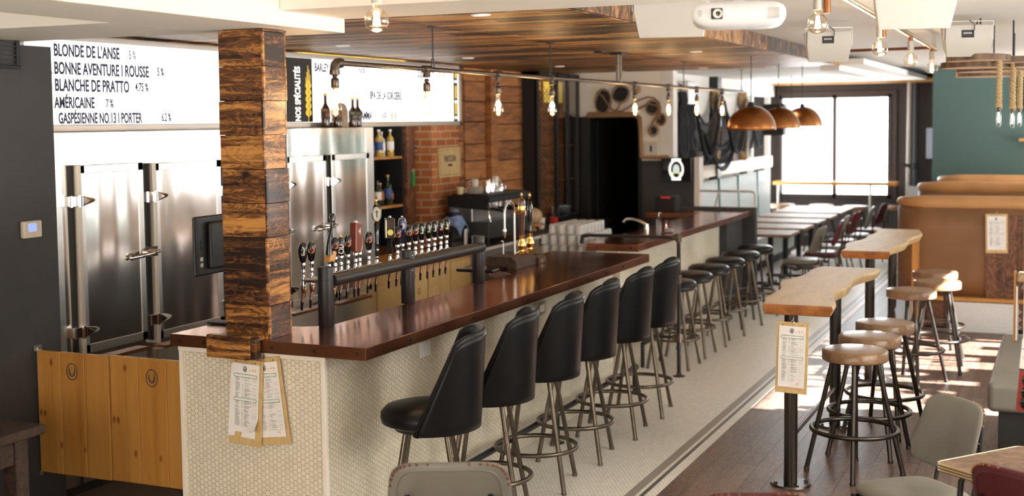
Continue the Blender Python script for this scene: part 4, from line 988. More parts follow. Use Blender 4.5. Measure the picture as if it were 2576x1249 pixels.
# ---------------------------------------------------------------- downlights
dl0=None
spots=[(-2.76,5.86),(-3.56,6.2),(-4.69,7.67),(-4.73,5.71),(-4.72,9.76),(-4.7,11.82),(-4.64,13.5),(-2.77,9.95),(-2.9,13.3),(-3.6,13.2)]
dlab=['recessed ceiling spotlight nearest the front edge of the wooden ceiling','recessed spotlight just behind the near globe bulb','recessed spotlight over the beer taps, second in the left row','recessed spotlight left of the timber column','recessed spotlight in the left row above the menu board end','recessed spotlight in the left row before the wire-mesh cabinet','last recessed spotlight of the left row','recessed spotlight in the right row past the drop pipe','far right recessed spotlight near the copper domes','recessed spotlight at the far edge of the wooden ceiling']
for (x_,y_),l_ in zip(spots,dlab):
    if dl0 is None:
        dl0=thing('recessed_spotlight',l_,'ceiling light',(x_,y_,2.645),0,'recessed spotlights in the wooden ceiling')
        MB().lathe([(.052,0),(.052,-.004),(.046,-.007),(.038,-.003),(.036,.0)],n=28,cap=False).build('trim_ring',X_['plaswhite'],dl0,smooth=True)
        MB().cyl((0,0,-.0015),(0,0,-.001),.037,.037,24).build('lens',glow('spot lens',(1,.9,.75),6),dl0)
    else: copy_tree(dl0,(x_,y_,2.645),0,l_)
    if y_>5.8: lamp('spot_light','SPOT',(x_,y_,2.62),16,(1,.83,.6),(0,0,0),spot_size=1.5,spot_blend=.6,shadow_soft_size=.04)

# ---------------------------------------------------------------- copper dome pendants
def dome(loc,label,c):
    t=thing('dome_pendant',label,'pendant lamp',loc,0,'copper dome pendants')
    R_=.205
    MB().lathe([(R_*math.sin(a),R_*math.cos(a)*.98) for a in np.linspace(.02,PI/2,16)],n=44,cap=False).build('shade',c,t,smooth=True,solid=.004)
    MB().tube([(R_*1.01*math.sin(a)*.9,R_*.45*math.sin(a)+.02,R_*1.02*math.cos(a)) for a in np.linspace(0,PI/2,14)],.006,6).build('polished_seam',X_['frame'],t,smooth=True)
    MB().lathe([(.0,.24),(.02,.24),(.028,.20),(.0,.195)],n=16).build('cap',X_['black'],t,smooth=True)
    MB().cyl((0,0,.235),(0,0,.635),.004,.004,8).build('rod',X_['black'],t)
    MB().sph((0,0,.08),.035,14,10).build('bulb',glow('dome bulb',(1,.8,.5),8),t,smooth=True)
    return t
cop=mat('burnished copper shade',(.22,.075,.02),(.46,.19,.06),scale=4,st=(1,1,1.6),rough=.3,metal=.75)
dome((-2.50,10.72,2.0),'nearest of the three copper dome pendants, large and dark orange',cop)
dome((-2.62,12.40,2.0),'middle copper dome pendant, partly behind the nearest',cop)
dome((-2.60,13.5,2.01),'palest copper dome pendant, farthest right against the window',cop)

# ---------------------------------------------------------------- wood slice chandelier and rope pendants
ws=thing('wood_slice_chandelier','ceiling cluster of bark-edged wood slices at the top right','light fixture',(-.47,9.5,2.40))
barkm=mat('tree bark',(.10,.06,.04),(.25,.17,.12),scale=14,st=(1,1,.3),rough=.9,bump=.8,bdist=.01); slice_=mat('pale sawn wood',(.62,.46,.3),(.7,.55,.38),scale=5,rough=.7)
rnd.seed(2)
for k,(x_,y_,z_,r_s) in enumerate(((-.10,-.4,.07,.20),(-.14,-.1,.035,.22),(.1,-.1,.06,.22),(.25,.1,.035,.25),(-.05,.35,.02,.24),(.22,.7,.02,.28),(-.12,.9,.0,.22),(.05,1.4,.02,.26))):
    ph=rnd.random()*6
    poly=[(x_+r_s*(1+.06*math.sin(3*a+ph)+.03*math.sin(7*a))*math.cos(a),y_+r_s*(1+.06*math.sin(3*a+ph))*math.sin(a),z_) for a in np.linspace(0,2*PI,30)[:-1]]
    o=MB().prism(poly,(0,0,.042)).build('wood_slice',[barkm,slice_],ws,bevel=.002)
    for p in o.data.polygons:
        if abs(p.normal.z)>.9: p.material_index=1
    MB().cyl((x_,y_+.12,z_+.04),(x_,y_+.12,.365),.006,.006,6).build('fixing_rod',X_['black'],ws)
ropem=mat('manila rope',(.45,.32,.16),(.6,.46,.26),scale=60,st=(1,1,3),rough=.9,bump=.5)
def ropep(loc,label,ln):
    t=thing('rope_pendant',label,'pendant lamp',loc,0,None)
    n=40
    for ph in (0,PI): MB().tube([(.011*math.cos(ph+k*.9),.011*math.sin(ph+k*.9),-ln*k/n) for k in range(n+1)],.011,8).build('rope',ropem,t,smooth=True)
    MB().tube([(.016*math.cos(a*3),.016*math.sin(a*3),-ln+.02*a/3-.02) for a in np.linspace(0,4,16)],.008,7).build('rope_knot',ropem,t,smooth=True)
    MB().lathe([(.012,-ln-.0),(.014,-ln-.04),(.011,-ln-.05)],n=14).build('lamp_holder',X_['bronze'],t,smooth=True)
    MB().lathe([(.011,-ln-.05),(.016,-ln-.06),(.0165,-ln-.13),(.010,-ln-.15),(0,-ln-.155)],n=18,cap=False).build('glass_tube',X_['glassy'],t,smooth=True)
    MB().cyl((0,0,-ln-.06),(0,0,-ln-.12),.005,.005,8).build('filament',X_['filament2'],t)
    return t
ropep((-.44,9.15,2.475),'rope pendant on thick twisted rope, leftmost under the wood slices',.30)
ropep((-.364,9.4,2.465),'rope pendant in the middle of the three, its bulb hanging a bit lower',.30)
ropep((-.335,9.9,2.43),'rope pendant rearmost of the three, bulb higher up',.26)

# ---------------------------------------------------------------- back bar: wall of old boards, brick pillar, shelf, bottles
b=MB(); rnd.seed(9); z=.9
for x0_,y0_,y1_ in ((-5.56,11.12,11.36),(-5.545,11.36,11.86),(-5.50,11.86,12.02),(-5.545,12.02,12.9)):
    if y1_-y0_<.2: b.box(x0_-.05,x0_+.02,y0_,y1_,.0,2.64); continue
    z=.3+rnd.random()*.1
    while z<2.64:
        h=.17+rnd.random()*.06; b.box(x0_-.05,x0_+rnd.random()*.008,y0_,y1_-.004,z,min(z+h-.009,2.64)); z+=h
struct(b.build('wall_back_bar',X_['barnwood'],bevel=.003))
struct(MB().box(-6.5,-5.62,11.1,14.1,0,2.64).box(-6.5,-6.0,9.0,11.1,0,2.64).build('wall_back_bar',X_['black']))
struct(MB().box(-6.1,-5.5,10.55,11.13,0,2.62).build('wall_brick_pillar',X_['brick']))
sg=thing('wooden_sign','square pale wood sign reading PARTIZAN on the brick pillar','sign',(-5.5,10.665,1.565))
MB().box(.0,.022,.0,.46,.0,.285).build('sign_board',X_['ply'],sg,bevel=.002)
text('PARTIZAN',X_['ink'],.085,(.0225,.23,.15),parent=sg,sx=.62,align='CENTER',bold=.02)
text('BREWING',X_['ink'],.035,(.0225,.23,.105),parent=sg,sx=.6,align='CENTER',bold=.02)
MB().box(.022,.0226,.02,.44,.022,.025).box(.022,.0226,.02,.44,.262,.265).box(.022,.0226,.02,.023,.022,.265).box(.022,.0226,.437,.44,.022,.265).build('border_line',X_['ink'],sg)
sh=thing('bottle_shelf','open liquor shelf in a dark frame between the cooler and the brick pillar','shelf',(-5.9,9.9,0))
MB().box(-.1,-.08,-.9,.62,.9,2.6).build('back_board',X_['black'],sh)
for z_ in (1.335,1.785): MB().box(-.08,.2,-.9,.44,z_-.022,z_).build('shelf_board',X_['pine'],sh,bevel=.002)
MB().box(.0-.08,.2,.44,.465,.93,2.6).build('side_board',X_['charcoal'],sh,bevel=.002)
MB().box(-.08,.24,.465,.62,.0,2.62).build('side_post',X_['brownwood'],sh,bevel=.002)
def bottle(loc,label,h,r,glassm,labm,liq=None,capm=None,neck=.35,lab=(.25,.55),grp=None,rz=0):
    t=thing('bottle',label,'bottle',loc,rz,grp)
    nr=r*.32
    MB().lathe([(0,0),(r*.96,0),(r,.006),(r,h*(1-neck)),(r*.85,h*(1-neck*.86)),(nr*1.1,h*(1-neck*.62)),(nr,h*(1-neck*.5)),(nr,h*.955),(nr*1.2,h*.957),(nr*1.2,h*.985)],n=20,cap=False).build('glass_body',glassm,t,smooth=True)
    MB().lathe([(nr*1.3,h*.93),(nr*1.3,h),(0,h)],n=14).build('cap',capm or X_['black'],t,smooth=True)
    MB().lathe([(r*1.01,h*lab[0]),(r*1.015,h*lab[0]+.001),(r*1.015,h*lab[1]),(r*1.01,h*lab[1]+.001)],n=20,cap=False).build('paper_label',labm,t,smooth=True)
    return t
gl_amber=mat('brown bottle glass',(.05,.015,.005),rough=.08,coat=.5); gl_clear=mat('pale bottle glass',(.45,.47,.4),rough=.06,coat=.5); gl_gold=mat('whisky in glass',(.5,.32,.05),rough=.06,coat=.5); gl_blue=mat('blue bottle glass',(.03,.08,.16),rough=.08,coat=.5); gl_dark=mat('dark bottle glass',(.012,.02,.012),rough=.08,coat=.5)
lo=mat('orange label',(.4,.14,.04)); ldk=mat('dark brown label',(.06,.02,.012),(.35,.16,.08),scale=25,rp=(.5,.62),rough=.5); lb=mat('blue label',(.05,.1,.28)); lw=X_['paper']
for k,(y_,h_,r_,g_,l_,cp,lab_) in enumerate(((9.93,.20,.04,gl_blue,lb,X_['black'],'squat blue-labelled bottle on the upper liquor shelf'),(10.03,.25,.038,gl_gold,lb,X_['paper'],'golden bottle with white cap in the middle of the upper liquor shelf'),(10.13,.23,.036,gl_clear,lw,X_['frame'],'clear square-shouldered bottle third on the upper liquor shelf'),(10.24,.25,.036,gl_gold,lw,X_['paper'],'yellow bottle at the right end of the upper liquor shelf'))):
    bottle((-5.80+.03*(k%2),y_,1.785),lab_,h_,r_,g_,l_,capm=cp)
for k,(y_,h_,r_,g_,l_,cp,lab_) in enumerate(((9.90,.20,.035,gl_clear,lo,X_['black'],'bottle with orange and cream label at the left of the lower liquor shelf'),(9.99,.24,.036,gl_dark,lw,X_['black'],'clear bottle with white script label on the lower liquor shelf'),(10.09,.21,.036,gl_dark,lo,X_['orange'],'dark bottle with orange foil neck on the lower liquor shelf'),(10.18,.28,.038,gl_dark,lb,X_['pine'],'tall corked bottle on the lower liquor shelf'),(10.28,.19,.032,gl_dark,lo,X_['black'],'short dark bottle with orange band at the right of the lower shelf'))):
    bottle((-5.80+.03*(k%2),y_,1.335),lab_,h_,r_,g_,l_,capm=cp)
# bottles on the cooler
goldf=mat('gold foil',(.75,.5,.1),rough=.3,metal=.4)
bt=bottle((-5.24,8.30,2.065),'tall dark beer bottle with gold neck foil on top of the cooler',.265,.036,gl_amber,ldk,neck=.5,capm=goldf)
bottle((-5.21,8.42,2.065),'stout dark bottle with a copper-bordered label on the cooler, before the stone crock',.2,.036,gl_amber,ldk,neck=.4)
t=thing('stone_crock','rough stoneware crock standing between the bottles on the cooler','crock',(-5.25,8.52,2.065))
MB().lathe([(0,0),(.058,0),(.062,.01),(.066,.06),(.064,.13),(.05,.175),(.03,.19),(0,.192)],n=24).build('crock_body',mat('stoneware',(.36,.27,.17),(.45,.36,.25),scale=14,rough=.8,bump=.4,bsc=50),t,smooth=True)
lg=mat('black printed label',(.03,.03,.035),(.25,.22,.12),scale=30,rough=.5,rp=(.5,.6))
bottle((-5.22,8.67,2.065),'left one of the twin small dark bottles on the cooler',.235,.034,gl_amber,lg,neck=.5,capm=goldf)
bottle((-5.22,8.745,2.065),'right one of the twin small dark bottles on the cooler',.235,.034,gl_amber,lg,neck=.5,capm=goldf)
# opener, green lighter
t=thing('bottle_opener','chrome bottle opener hanging on the wooden post beside the brick','opener',(-5.655,10.50,1.86))
MB().tube([(0,-.03,.14),(0,.0,.08),(0,.02,.02),(.005,.03,-.02)],[.003,.006,.009,.012],8).sph((.0,.035,-.03),.014,8,6).build('metal_body',X_['chrome'],t,smooth=True)
t=thing('lighter_holder','green lighter hung on the wooden post beside the brick pillar','lighter',(-5.65,10.46,1.5))
MB().box(-.008,.01,-.022,.022,-.0,.13).build('green_body',mat('green plastic',(.02,.3,.06),rough=.4),t,bevel=.003); MB().box(-.007,.009,-.016,.016,.13,.16).build('metal_top',X_['frame'],t)
# under-bar cabinets in birch ply and back counter
t=thing('plywood_cabinet','pale birch plywood cabinet under the shelf, seen behind the beer tower','cabinet',(-5.2,9.1,0))
MB().box(-.35,.28,-.22,1.05,.0,.9).build('carcass',X_['ply'],t,bevel=.003); MB().box(-.36,.30,-.23,1.1,.9,.925).build('worktop',X_['pine'],t,bevel=.003)
for k in range(3): MB().box(.28,.295,-.2+.42*k,.2+.42*k,.05,.88).build('door',X_['ply'],t,bevel=.003); 
g=MB(); g.tube([(.297,.05+.022*math.cos(a),.7+.028*math.sin(a)) for a in np.linspace(0,2*PI,20)[:-1]],.0022,5,closed=True); g.build('burnt_emblem',X_['bark'],t)
t=thing('back_counter','dark back counter with a steel edge along the barn-board wall','counter',(-5.21,12,0))
MB().box(-.26,.3,-1.75,2.05,.90,.935).build('worktop',X_['black'],t,bevel=.003); MB().box(.30,.306,-1.75,.2,.905,.935).build('steel_edge',X_['plaswhite'],t)
MB().box(-.26,.26,-1.75,-.15,.08,.9).build('steel_front',X_['frame'],t); MB().box(-.26,.27,-.15,2.05,.08,.9).build('black_front',X_['charcoal'],t)
MB().box(-.26,.2,-1.75,2.05,0,.08).build('plinth',X_['black'],t)
# espresso machine
t=thing('espresso_machine','black espresso machine with chrome group heads on the back counter','coffee machine',(-5.17,11.15,.935))
MB().box(-.22,.20,-.48,.48,.06,.22).build('lower_body',mat('grey enamel',(.045,.048,.048),rough=.3),t,bevel=.01); MB().box(-.22,.02,-.46,.46,.2,.44).build('rear_body',X_['steel_plain'],t,bevel=.008)
MB().prism([(-.22,-.5,.36),(.2,-.5,.33),(.2,-.5,.38),(-.0,-.5,.46),(-.22,-.5,.46)],(0,.06,0)).build('side_cheek',X_['black'],t,bevel=.004)
MB().box(-.22,.22,-.49,.5,.40,.455).build('top_deck',X_['black'],t,bevel=.008); MB().box(-.2,.18,-.44,.46,.455,.475).build('cup_rail',X_['charcoal'],t)
for y_ in (-.25,.0,.25):
    MB().cyl((.09,y_,.34),(.09,y_,.40),.035,.035,16).build('group_head',X_['chrome'],t,smooth=True); MB().tube([(.09,y_,.33),(.16,y_-.01,.325),(.26,y_-.02,.31)],[.018,.012,.015],10).build('portafilter',X_['black'],t,smooth=True)
for y_ in (-.42,.42): MB().tube([(.12,y_,.38),(.17,y_,.34),(.19,y_,.22)],.006,8).sph((.12,y_,.38),.018,10,8).build('steam_wand',X_['chrome'],t,smooth=True)
for x_ in(-.18,.16):
    for y_ in(-.42,.42): MB().cyl((x_,y_,0),(x_,y_,.06),.02,.018,10).build('foot',X_['black'],t)
ppl=mat('glazed china',(.75,.73,.68),rough=.15)
for k in range(5):
    t=MB().lathe([(0,0),(.06,0),(.085,.008),(.086,.012),(.06,.005),(0,.004)],n=24).build('saucer',ppl,smooth=True); t.location=(-5.2,10.85,1.41+.013*k); tag(t,'white saucer in the stack on top of the espresso machine','saucer','saucers on the espresso machine')
def cup(loc,label,m,r=.036,h=.07,grp='cups on the espresso machine',hd=True):
    t=thing('coffee_cup',label,'cup',loc,rnd.random()*6,grp)
    MB().lathe([(0,0),(r*.7,0),(r*.9,h*.3),(r,h),(r*.92,h),(r*.8,h*.3),(0,h*.1)],n=18).build('bowl',m,t,smooth=True)
    if hd: MB().tube([(r*.9,0,h*.25),(r*1.5,0,h*.3),(r*1.55,0,h*.7),(r*.95,0,h*.8)],.005,6).build('handle',m,t,smooth=True)
    return t
cup((-5.2,10.86,1.478),'pale cup upside on the saucer stack',ppl)
cup((-5.28,10.70,1.41),'cream cup at the left end of the espresso machine',mat('cream china',(.7,.6,.35),rough=.2))
for k,(y_,h_,m_) in enumerate(((11.03,.13,X_['chrome']),(11.13,.12,X_['chrome']),(11.22,.15,ppl),(11.33,.075,X_['chrome']))):
    t=thing('jug_and_cups',['tall chrome milk jug next to the saucers','second chrome milk jug in the row on the coffee machine','tall white cup stack between the chrome jugs on the coffee machine','small chrome jug at the right of the coffee machine'][k],'jug',(-5.15,y_,1.41)); MB().lathe([(0,0),(.036,0),(.036,h_*.9),(.032,h_),(.028,h_),(.03,.01),(0,.01)],n=18).build('jug_body',m_,t,smooth=True); MB().tube([(.034,0,h_*.2),(.06,0,h_*.3),(.06,0,h_*.7),(.033,0,h_*.85)],.004,6).build('handle',m_,t,smooth=True)  # third one stands for a white cup stack, drawn with the jug shape
t=thing('coffee_grinder','dark coffee grinder with a blue cloth over it between pillar and machine','grinder',(-5.22,10.45,.935)); MB().lathe([(0,0),(.09,0),(.09,.05),(.06,.08),(.06,.26),(.075,.3),(.075,.33),(0,.33)],n=20).build('grinder_body',X_['charcoal'],t,smooth=True); MB().cyl((.1,.02,.0),(.1,.02,.17),.022,.026,14).build('tamper',X_['steel_plain'],t,smooth=True)
o=MB().grid(lambda u,v:(-.11+.22*u,-.1+.2*v,.345-.5*((u-.5)**2+(v-.5)**2)+.012*math.sin(9*u+5*v)),12,12).build('cloth',mat('blue towel',(.1,.17,.36),(.2,.3,.5),scale=30,rough=.9),None,smooth=True,solid=.008); o.location=(-5.22,10.45,.935); tag(o,'crumpled blue cloth lying on the coffee grinder','cloth')
o=MB().sph((0,0,.085),.11,20,14,(1,1.2,.78)).build('bread_dome',mat('baked crust',(.42,.28,.14),(.58,.43,.26),scale=9,rough=.7),smooth=True); o.location=(-5.2,12.25,1.01); tag(o,'round pale loaf-like lump on a stand behind the hand pumps','loaf')
t=thing('cake_stand','low wooden stand under the pale loaf on the back counter','stand',(-5.2,12.25,.935)); MB().cyl((0,0,.06),(0,0,.076),.14,.14,24).build('plate',X_['pine'],t,smooth=True); MB().cyl((0,0,0),(0,0,.06),.05,.03,16).build('stem',X_['pine'],t,smooth=True)
cup((-5.1,12.62,.935),'red cup on the back counter before the wire-mesh cabinet',mat('red china',(.4,.03,.02),rough=.25),r=.05,h=.12,grp='cups beside the cake stand')
cup((-5.2,12.5,.935),'white cup with brown band beside the red cup',ppl,r=.045,h=.12,grp='cups beside the cake stand')
# wire mesh cabinet
t=thing('wire_mesh_cabinet','tall black cabinet with wire-mesh and glass doors on the back bar','cabinet',(-5.45,13.3,.95))
MB().box(-.12,-.10,-.5,.80,0,1.69).build('back_board',X_['barnwood'],t)
b=MB()
for y_ in (-.47,.09,.43,.76): b.box(.06,.10,y_-.03,y_+.03,0,1.69)
b.box(-.12,.10,-.5,.79,1.63,1.69).box(-.12,.10,-.5,.79,0,.05).box(-.12,.08,-.5,-.48,0,1.69).box(-.12,.08,.77,.79,0,1.69)
b.build('frame',X_['charcoal'],t,bevel=.003)
for z_ in (.45,.85,1.2): MB().box(-.1,.05,.1,.76,z_,z_+.015).build('shelf_board',X_['pine'],t)
b=MB()
for k in range(34):
    for sgn in (-1,1):
        z0_=k*.055-.2; pts=[]
        ya,yb_=-.44,.06; za,zb_=(z0_,z0_+.28) if sgn>0 else (z0_+.28,z0_)
        if min(za,zb_)<.04 or max(za,zb_)>1.63: continue
        b.tube([(.08,ya,za),(.08,yb_,zb_)],.0035,4)
b.build('wire_mesh',X_['black'],t)
MB().box(.083,.087,.12,.75,.05,1.63).build('glass_door',X_['glassy'],t)
MB().box(-.08,-.05,-.4,.0,1.15,1.35).build('wooden_box',X_['barnwood'],t)
MB().box(-.095,-.09,.14,.72,1.36,1.6).box(-.095,-.09,-.43,.04,1.5,1.6).build('amber_lit_panel',glow('amber glow panel',(.75,.5,.08),.55),t)
clr=bulbglass('drinking glass')
for k in range(10):
    o=MB().lathe([(0,0),(.03,0),(.036,.11),(.033,.11),(.028,.006),(0,.006)],n=14,cap=False).build('glass',clr,smooth=True)
    o.location=(-5.4+.06*(k%2),13.35+.075*(k//2),1.00); tag(o,'clear tumbler standing at the bottom of the wire-mesh cabinet','glass','tumblers in the wire-mesh cabinet')
# stacked plastic glasses behind the bar end
t=thing('glass_shelf','low steel worktop carrying the stacked glasses between the two bars','worktop',(-4.2,10.7,0)); MB().box(-.36,.42,-.62,.6,.88,.92).build('worktop',X_['frame'],t,bevel=.003); MB().box(-.33,.38,-.6,.58,.05,.88).build('front_panel',X_['charcoal'],t); MB().box(-.3,.3,-.55,.5,0,.05).build('plinth',X_['black'],t)
jar=mat('glass mugs',(.92,.92,.9),rough=.08,trans=.6,coat=.3)
first=None; cnt=0
for tier in range(3):
    for i_ in range(5 if tier<2 else 4):
        for j_ in range(9 if tier<2 else 7):
            x_=-3.86-.085*i_-.02*tier; y_=10.2+.088*j_+.03*tier
            if first is None:
                first=MB().lathe([(.0,.0),(.036,.0),(.0375,.012),(.034,.03),(.0355,.06),(.030,.085),(.014,.09),(0,.088)],n=14,cap=False).build('stacked_glass',jar,smooth=True); o=first
            else:
                o=first.copy(); COL.objects.link(o)
            o.location=(x_,y_,.921+.091*tier); tag(o,['clear beer glass upturned in the bottom layer of the stack between the bars','clear beer glass upturned in the middle layer of the stack between the bars','clear beer glass upturned in the top layer of the stack between the bars'][tier],'glass',['bottom layer of upturned glasses','middle layer of upturned glasses','top layer of upturned glasses'][tier])
# bar sink tap and small things on the second bar
t=thing('sink_tap','bronze-toned kitchen tap arching over the second bar sink','tap',(-3.62,11.28,1.07)); MB().cyl((0,0,0),(0,0,.05),.022,.018,14).tube([(0,0,.04),(-.06,0,.075),(-.14,.0,.095),(-.2,.0,.09),(-.225,.0,.06)],[.015,.014,.013,.014,.016],12).build('spout',X_['steel_plain'],t,smooth=True)
t=thing('soap_dispenser','small clear pump bottle beside the sink tap','bottle',(-3.6,11.6,1.07)); MB().lathe([(0,0),(.025,0),(.025,.07),(.01,.085),(.01,.1)],n=14).build('bottle_body',clr,t,smooth=True); MB().tube([(0,0,.1),(0,0,.13),(.03,0,.135)],.004,6).build('pump',X_['chrome'],t)
t=thing('soda_nozzle','little chrome nozzle standing on the second bar','nozzle',(-3.45,11.35,1.07)); MB().lathe([(.02,0),(.014,.01),(.007,.03),(.007,.07),(.012,.08),(0,.085)],n=12).build('nozzle_body',X_['chrome'],t,smooth=True)
t=thing('glass_dish','stack of small glass dishes on the edge of the second bar','dish',(-3.32,11.02,1.07)); MB().lathe([(0,0),(.03,0),(.05,.012),(.042,.014),(.03,.02),(.046,.034),(.04,.036),(.0,.01)],n=20).build('dish_body',jar,t,smooth=True)
# pipe railings
t=thing('pipe_railing','iron pipe railing standing at the gap between the two bars','railing',(-2.885,9.84,0))
MB().cyl((0,0,.0),(0,0,1.145),.0165,.0165,16).build('post',X_['charcoal'],t,smooth=True); MB().lathe([(.05,0),(.05,.006),(.022,.014),(.022,.03)],n=20).build('floor_flange',X_['bronze'],t,smooth=True)
for z_ in (.32,.80,1.14): MB().cyl((0,0,z_-.035),(0,0,z_+.035),.026,.026,16).cyl((0,0,z_),(-.05,0,z_),.024,.024,14).build('tee_fitting',X_['bronze'],t,smooth=True)
MB().cyl((0,0,1.14),(-.78,0,1.14),.014,.014,12).build('top_rail',X_['charcoal'],t,smooth=True)
MB().tube([(-.78,0,1.14),(-.83,0,1.13),(-.84,0,1.07)],.02,10).build('elbow_fitting',X_['charcoal'],t,smooth=True)
MB().cyl((0,0,.80),(-.28,-.8,.80),.0125,.0125,12).cyl((-.28,-.78,.8),(-.295,-.83,.8),.045,.045,20).build('middle_rail',X_['charcoal'],t,smooth=True)
MB().cyl((0,0,.32),(-.45,.0,.32),.0125,.0125,12).build('lower_rail',X_['charcoal'],t,smooth=True)
t=thing('pipe_railing','thin grey pipe handrail on top of the partition by the dining tables','railing',(-3.25,14.15,0))
MB().tube([(-.8,.0,1.27),(-.06,0,1.27),(-.02,.0,1.262),(0,0,1.24),(0,.0,.02)],.013,10).build('handrail',X_['frame'],t,smooth=True); MB().cyl((-.42,0,1.27),(-.42,-.17,1.10),.011,.011,10).build('stay',X_['frame'],t,smooth=True); MB().lathe([(.04,0),(.04,.02)],n=14).build('floor_flange',X_['frame'],t)
t=thing('foot_rail','iron pipe foot rail along the tiled bar front under the stools','foot rail',(-3.02,7.4,0))
MB().cyl((0,-1.9,.2),(0,1.75,.2),.019,.019,14).build('rail_pipe',X_['charcoal'],t,smooth=True)
for y_ in (-1.5,.1,1.7): MB().cyl((0,y_,0),(0,y_,.2),.017,.017,12).lathe([(.05,0),(.05,.006),(.02,.012)],(0,y_,0),n=18).cyl((0,y_-.03,.2),(0,y_+.03,.2),.026,.026,14).build('support',X_['charcoal'],t,smooth=True)
t=thing('foot_rail','pipe foot rail along the front of the second bar','foot rail',(-3.28,11.6,0))
MB().cyl((0,-1.5,.2),(0,1.5,.2),.019,.019,14).build('rail_pipe',X_['charcoal'],t,smooth=True)
for y_ in (-1.5,0,1.4): MB().cyl((0,y_,0),(0,y_,.2),.017,.017,12).build('support',X_['charcoal'],t,smooth=True)
# ---------------------------------------------------------------- brown booths on a raised platform
plat=thing('booth_platform','raised wooden platform with white expanded-metal vent carrying the brown booths','platform',(-.2,12.9,0))
MB().box(-1.2,1.75,.0,4.55,.04,.30).build('body',X_['brownwood'],plat); MB().box(-1.22,1.76,-.03,4.56,.30,.335).build('deck_edge',X_['pine'],plat,bevel=.003)
MB().box(-.85,-.22,-.010,-.002,.0,.29).build('vent_backing',X_['plaswhite'],plat)
b=MB()
for i_ in range(10):
    for j_ in range(7):
        cx_=-.81+.062*i_+(.031 if j_%2 else 0); cz=.03+.038*j_
        b.tube([(cx_-.029,-.014,cz),(cx_,-.014,cz+.017),(cx_+.029,-.014,cz),(cx_,-.014,cz-.017)],.0035,4,closed=True)
b.build('expanded_metal',X_['plaswhite'],plat)
b=MB()
for k in range(8): b.box(-.895,-.865,-.012,-.002,.02+.034*k,.042+.034*k)
b.build('side_slots',X_['black'],plat); MB().box(-1.2,1.75,.02,4.5,0,.04).build('plinth',X_['black'],plat)
def booth(loc,label,h,endb):
    t=thing('booth',label,'booth',loc,0,None); x0_,y0_,z0_=loc
    X1=1.55-x0_
    # curved back: straight run then a rounded left end
    path=[(X1,0)]+[(x,0) for x in np.linspace(X1-.3,.3,8)]+[(.3-.3*math.sin(a),.3-.3*math.cos(a)) for a in np.linspace(.1,1.35,9)]
    def fn(u,v):
        s_=u*(len(path)-1); i=min(int(s_),len(path)-2); f=s_-i
        x=path[i][0]*(1-f)+path[i+1][0]*f; y=path[i][1]*(1-f)+path[i+1][1]*f
        return (x,y,v*(h-.02))
    MB().grid(fn,60,5).build('back_panel',X_['tandark'],t,smooth=True,solid=.05)
    MB().tube([(x,y+.05,h+.03) for x,y in path],[.075]*(len(path)-9)+[.075-.004*k for k in range(9)],16).build('top_roll',X_['tan'],t,smooth=True)
    MB().box(.35,X1,.12,.62,.0,.42).build('seat',X_['tan'],t,bevel=.04,seg=3)
    b=MB(); 
    for k in range(40): b.sph((X1-.03-k*.04,-.028,.10),.007,6,4)
    b.build('nail_trim',X_['copper_edge'],t,smooth=True)
    if endb:
        MB().box(.84,1.12,-.05,-.026,-.0,.80).box(1.12,1.17,-.055,-.026,0,.80).build('end_board',X_['brownwood'],t,bevel=.003)
    return t
booth((-1.56,12.99,.336),'nearest curved brown booth with a walnut end board and hanging menu',.88,True)
booth((-1.56,14.85,.336),'second brown booth back, its padded top rising behind the nearest',.93,False)
booth((-1.50,16.6,.336),'rearmost brown booth below the teal wall',.93,False)
t=thing('wall_screen','black screen high on the teal wall','screen',(.0,17.46,2.25)); MB().box(-.55,.9,-.05,.03,-.1,.3).build('screen_case',X_['black'],t,bevel=.004); 
t=thing('wall_shelf','small wooden shelf on the teal wall at the right edge','shelf',(-.47,17.4,1.77)); MB().box(-.12,.4,-.1,.1,.0,.035).build('shelf_board',X_['pine'],t,bevel=.003)

# ---------------------------------------------------------------- banquette, net wall and art
t=thing('banquette','pale green ribbed banquette along the white wall','banquette',(-4.3,17.66,0))
def rib(y0_,y1_):
    n=int((y1_-y0_)/.085)
    def fn(u,v):
        q=u*n; return (.0+.05*abs(math.sin(q*PI))**.5 - .0*v + .03*(1-v), y0_+(y1_-y0_)*u, .5+.80*v)
    o=MB().grid(fn,n*8+1,6).build('ribbed_back',mat('pale vinyl',(.62,.68,.68),rough=.35) if 'pv' not in LX else LX['pv'],t,smooth=True,solid=.03); LX['pv']=o.data.materials[0]
for a,c in ((-2.9,-2.3),(-2.26,-1.35),(-1.31,-.3),(-.26,.9),(.94,1.75)): rib(a,c)
gr=mat('dark green piping',(.02,.16,.13),rough=.4)
for y_ in (-2.28,-1.33,-.28,.92): MB().box(.0,.085,y_-.018,y_+.018,.5,1.31).build('green_piping',gr,t)
MB().box(-.08,.45,-2.9,1.75,.12,.46).build('seat',LX['pv'],t,bevel=.03); MB().box(-.08,.4,-2.9,1.75,.0,.12).build('plinth',X_['black'],t); MB().box(-.1,-.04,-2.9,1.75,.4,1.28).build('back_core',X_['white'],t)
o=MB().box(-4.42,-4.32,14.6,20.0,1.33,1.50).build('timber_ledge',X_['maple'],bevel=.004); tag(o,'pale timber ledge running above the ribbed banquette','ledge')
logm=mat('driftwood pole',(.28,.17,.08),(.5,.34,.18),scale=8,st=(1,1,.4),rough=.85)
